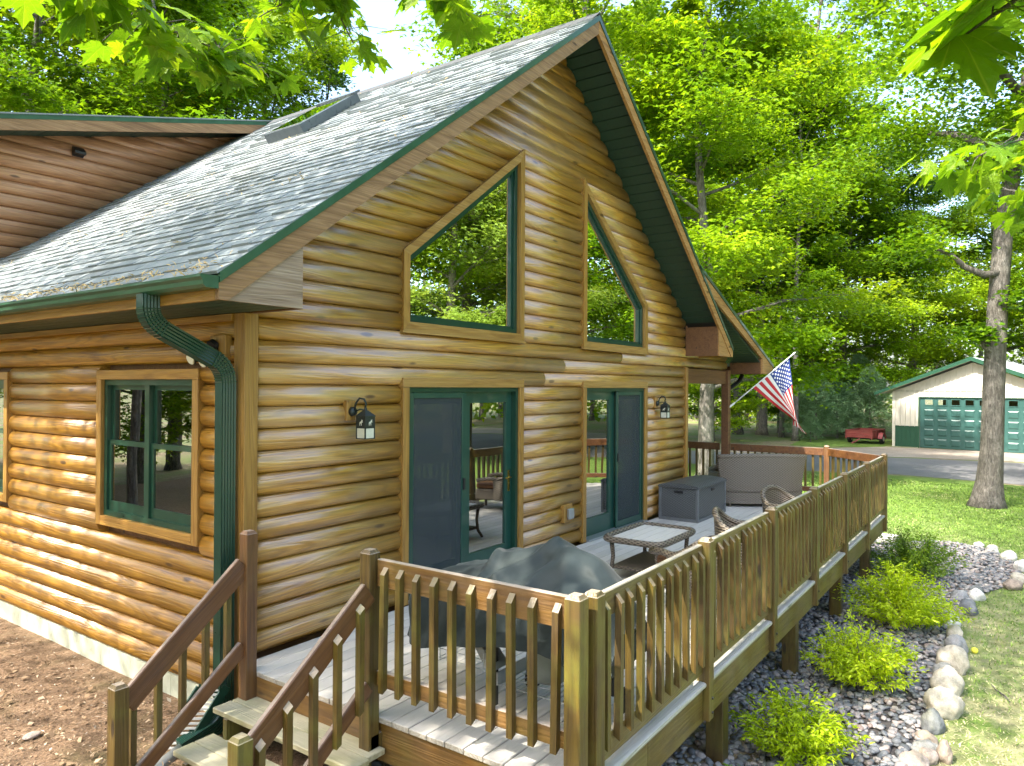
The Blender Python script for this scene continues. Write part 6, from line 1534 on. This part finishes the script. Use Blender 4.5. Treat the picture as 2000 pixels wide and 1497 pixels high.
for c_, r_, n_ in (((-2.6, .2, 7.6), 1.6, 2600), ((-.9, -.9, 8.0), 1.6, 2800), ((.9, -1.3, 8.8), 1.5, 2600), ((-4.3, 1.9, 7.8), 1.4, 1700), ((2.6, -1.6, 10.0), 1.6, 2600), ((4.2, -1.9, 11.4), 1.7, 2400), ((6.0, -.6, 13.2), 1.7, 1900), ((8.2, .8, 15.2), 1.7, 1900), ((6.5, 2.2, 16.0), 1.5, 1300), ((-3.6, 3.2, 9.0), 1.5, 1500), ((-5.2, 2.7, 7.4), 1.2, 2000), ((-6.4, 5.5, 8.6), 1.9, 1500), ((-6.9, 3.4, 9.2), 1.5, 900), ((-6.6, 1.4, 8.4), 1.15, 2600)):
    q = g_.normal(0, 1, (n_, 3)); q[:, 2] *= .5; P.append(np.array(c_) + q * r_ * .6)
P = np.concatenate(P); n = len(P)
ob('crown', lobed_cloud('crown', P, np.stack([g_.normal(0, .4, n), g_.normal(0, .4, n), np.ones(n)], 1), g_.uniform(.09, .14, n), g_.uniform(.09, .14, n), g_.random(n)), M['leaf'], t1)
tl2 = MB()  # out-of-view limbs added to carry the shading clumps
for pts in ([(-5.45, -1.25, 6), (-4, -.4, 7), (-2.6, .2, 7.5), (-.9, -.9, 8.0), (.9, -1.3, 8.7), (2.6, -1.6, 9.9), (4.2, -1.9, 11.3), (6, -.6, 13), (8.2, .8, 15)], [(-5.4, -1.25, 6.4), (-4.8, .5, 7.2), (-4.3, 1.9, 7.7), (-3.6, 3.2, 8.9)]): tl2.tube(pts, [.13 - .014 * k for k in range(len(pts))], 7)
tl2.build('limb', M['bark'], t1, smooth=True)
t2 = thing('overhanging_maple', 'maple standing right of the camera, its twigs hanging into the top right corner', 'tree', (-1.2, -8.2, GZ), 'maples overhanging the camera')
MB().tube([(-1.2, -8.2, -1.1), (-1.2, -8.2, -.6), (-1.2, -8.1, 2), (-1.15, -8.0, 5), (-1.0, -7.8, 9)], [.36, .28, .24, .18, .08], 12, jit=.05).build('trunk', M['bark'], t2, smooth=True)
branch(t2, [(-2.234, -4.737, 2.652), (-2.208, -4.687, 2.60), (-2.199, -4.651, 2.585), (-2.164, -4.604, 2.575)], .003, 15, .125, .035, 8, [(-1.2, -8.1, 3.6), (-1.9, -6.5, 3.6), (-2.2, -5.2, 3.0)], .1)
branch(t2, [(-.039, -4.946, 3.197), (.21, -4.771, 3.098), (.314, -4.631, 3.101), (.416, -4.515, 3.093), (.414, -4.436, 3.083)], .006, 62, .10, .10, 9, [(-1.2, -8.1, 4.2), (-.6, -6.4, 4.2), (-.2, -5.4, 3.6)], .15)
branch(t2, [(.677, -4.93, 2.835), (.661, -4.782, 2.945), (.651, -4.627, 2.99)], .005, 26, .10, .09, 10, [(-.6, -6.4, 4.2), (.3, -5.4, 3.2)], .2)

# small things on the lawn
M['ball'] = plain('yellow_ball', (.62, .60, .06), .8, 0, 30, .15)
V2, F2 = ico(2)
tag(ob('ball', npmesh('ball', V2 * .036, F2, None, True), M['ball'], None, (6.30, -4.28, GZ + .036)), 'small yellow ball on the grass beside the edging stones', 'ball')
tag(MB().tube([(4.95, -4.62, GZ + .02), (5.05, -4.58, GZ + .03), (5.2, -4.5, GZ + .022), (5.32, -4.46, GZ + .03)], [.006, .008, .006, .003], 5).build('stick', M['bark']), 'thin dry stick lying on the near lawn', 'stick')
tag(MB().box(12.2, 12.75, -2.75, -2.35, GZ - .02, GZ + .10, .015).build('stone_block', SM['white']), 'pale square stone block at the far end of the deck', 'stone')
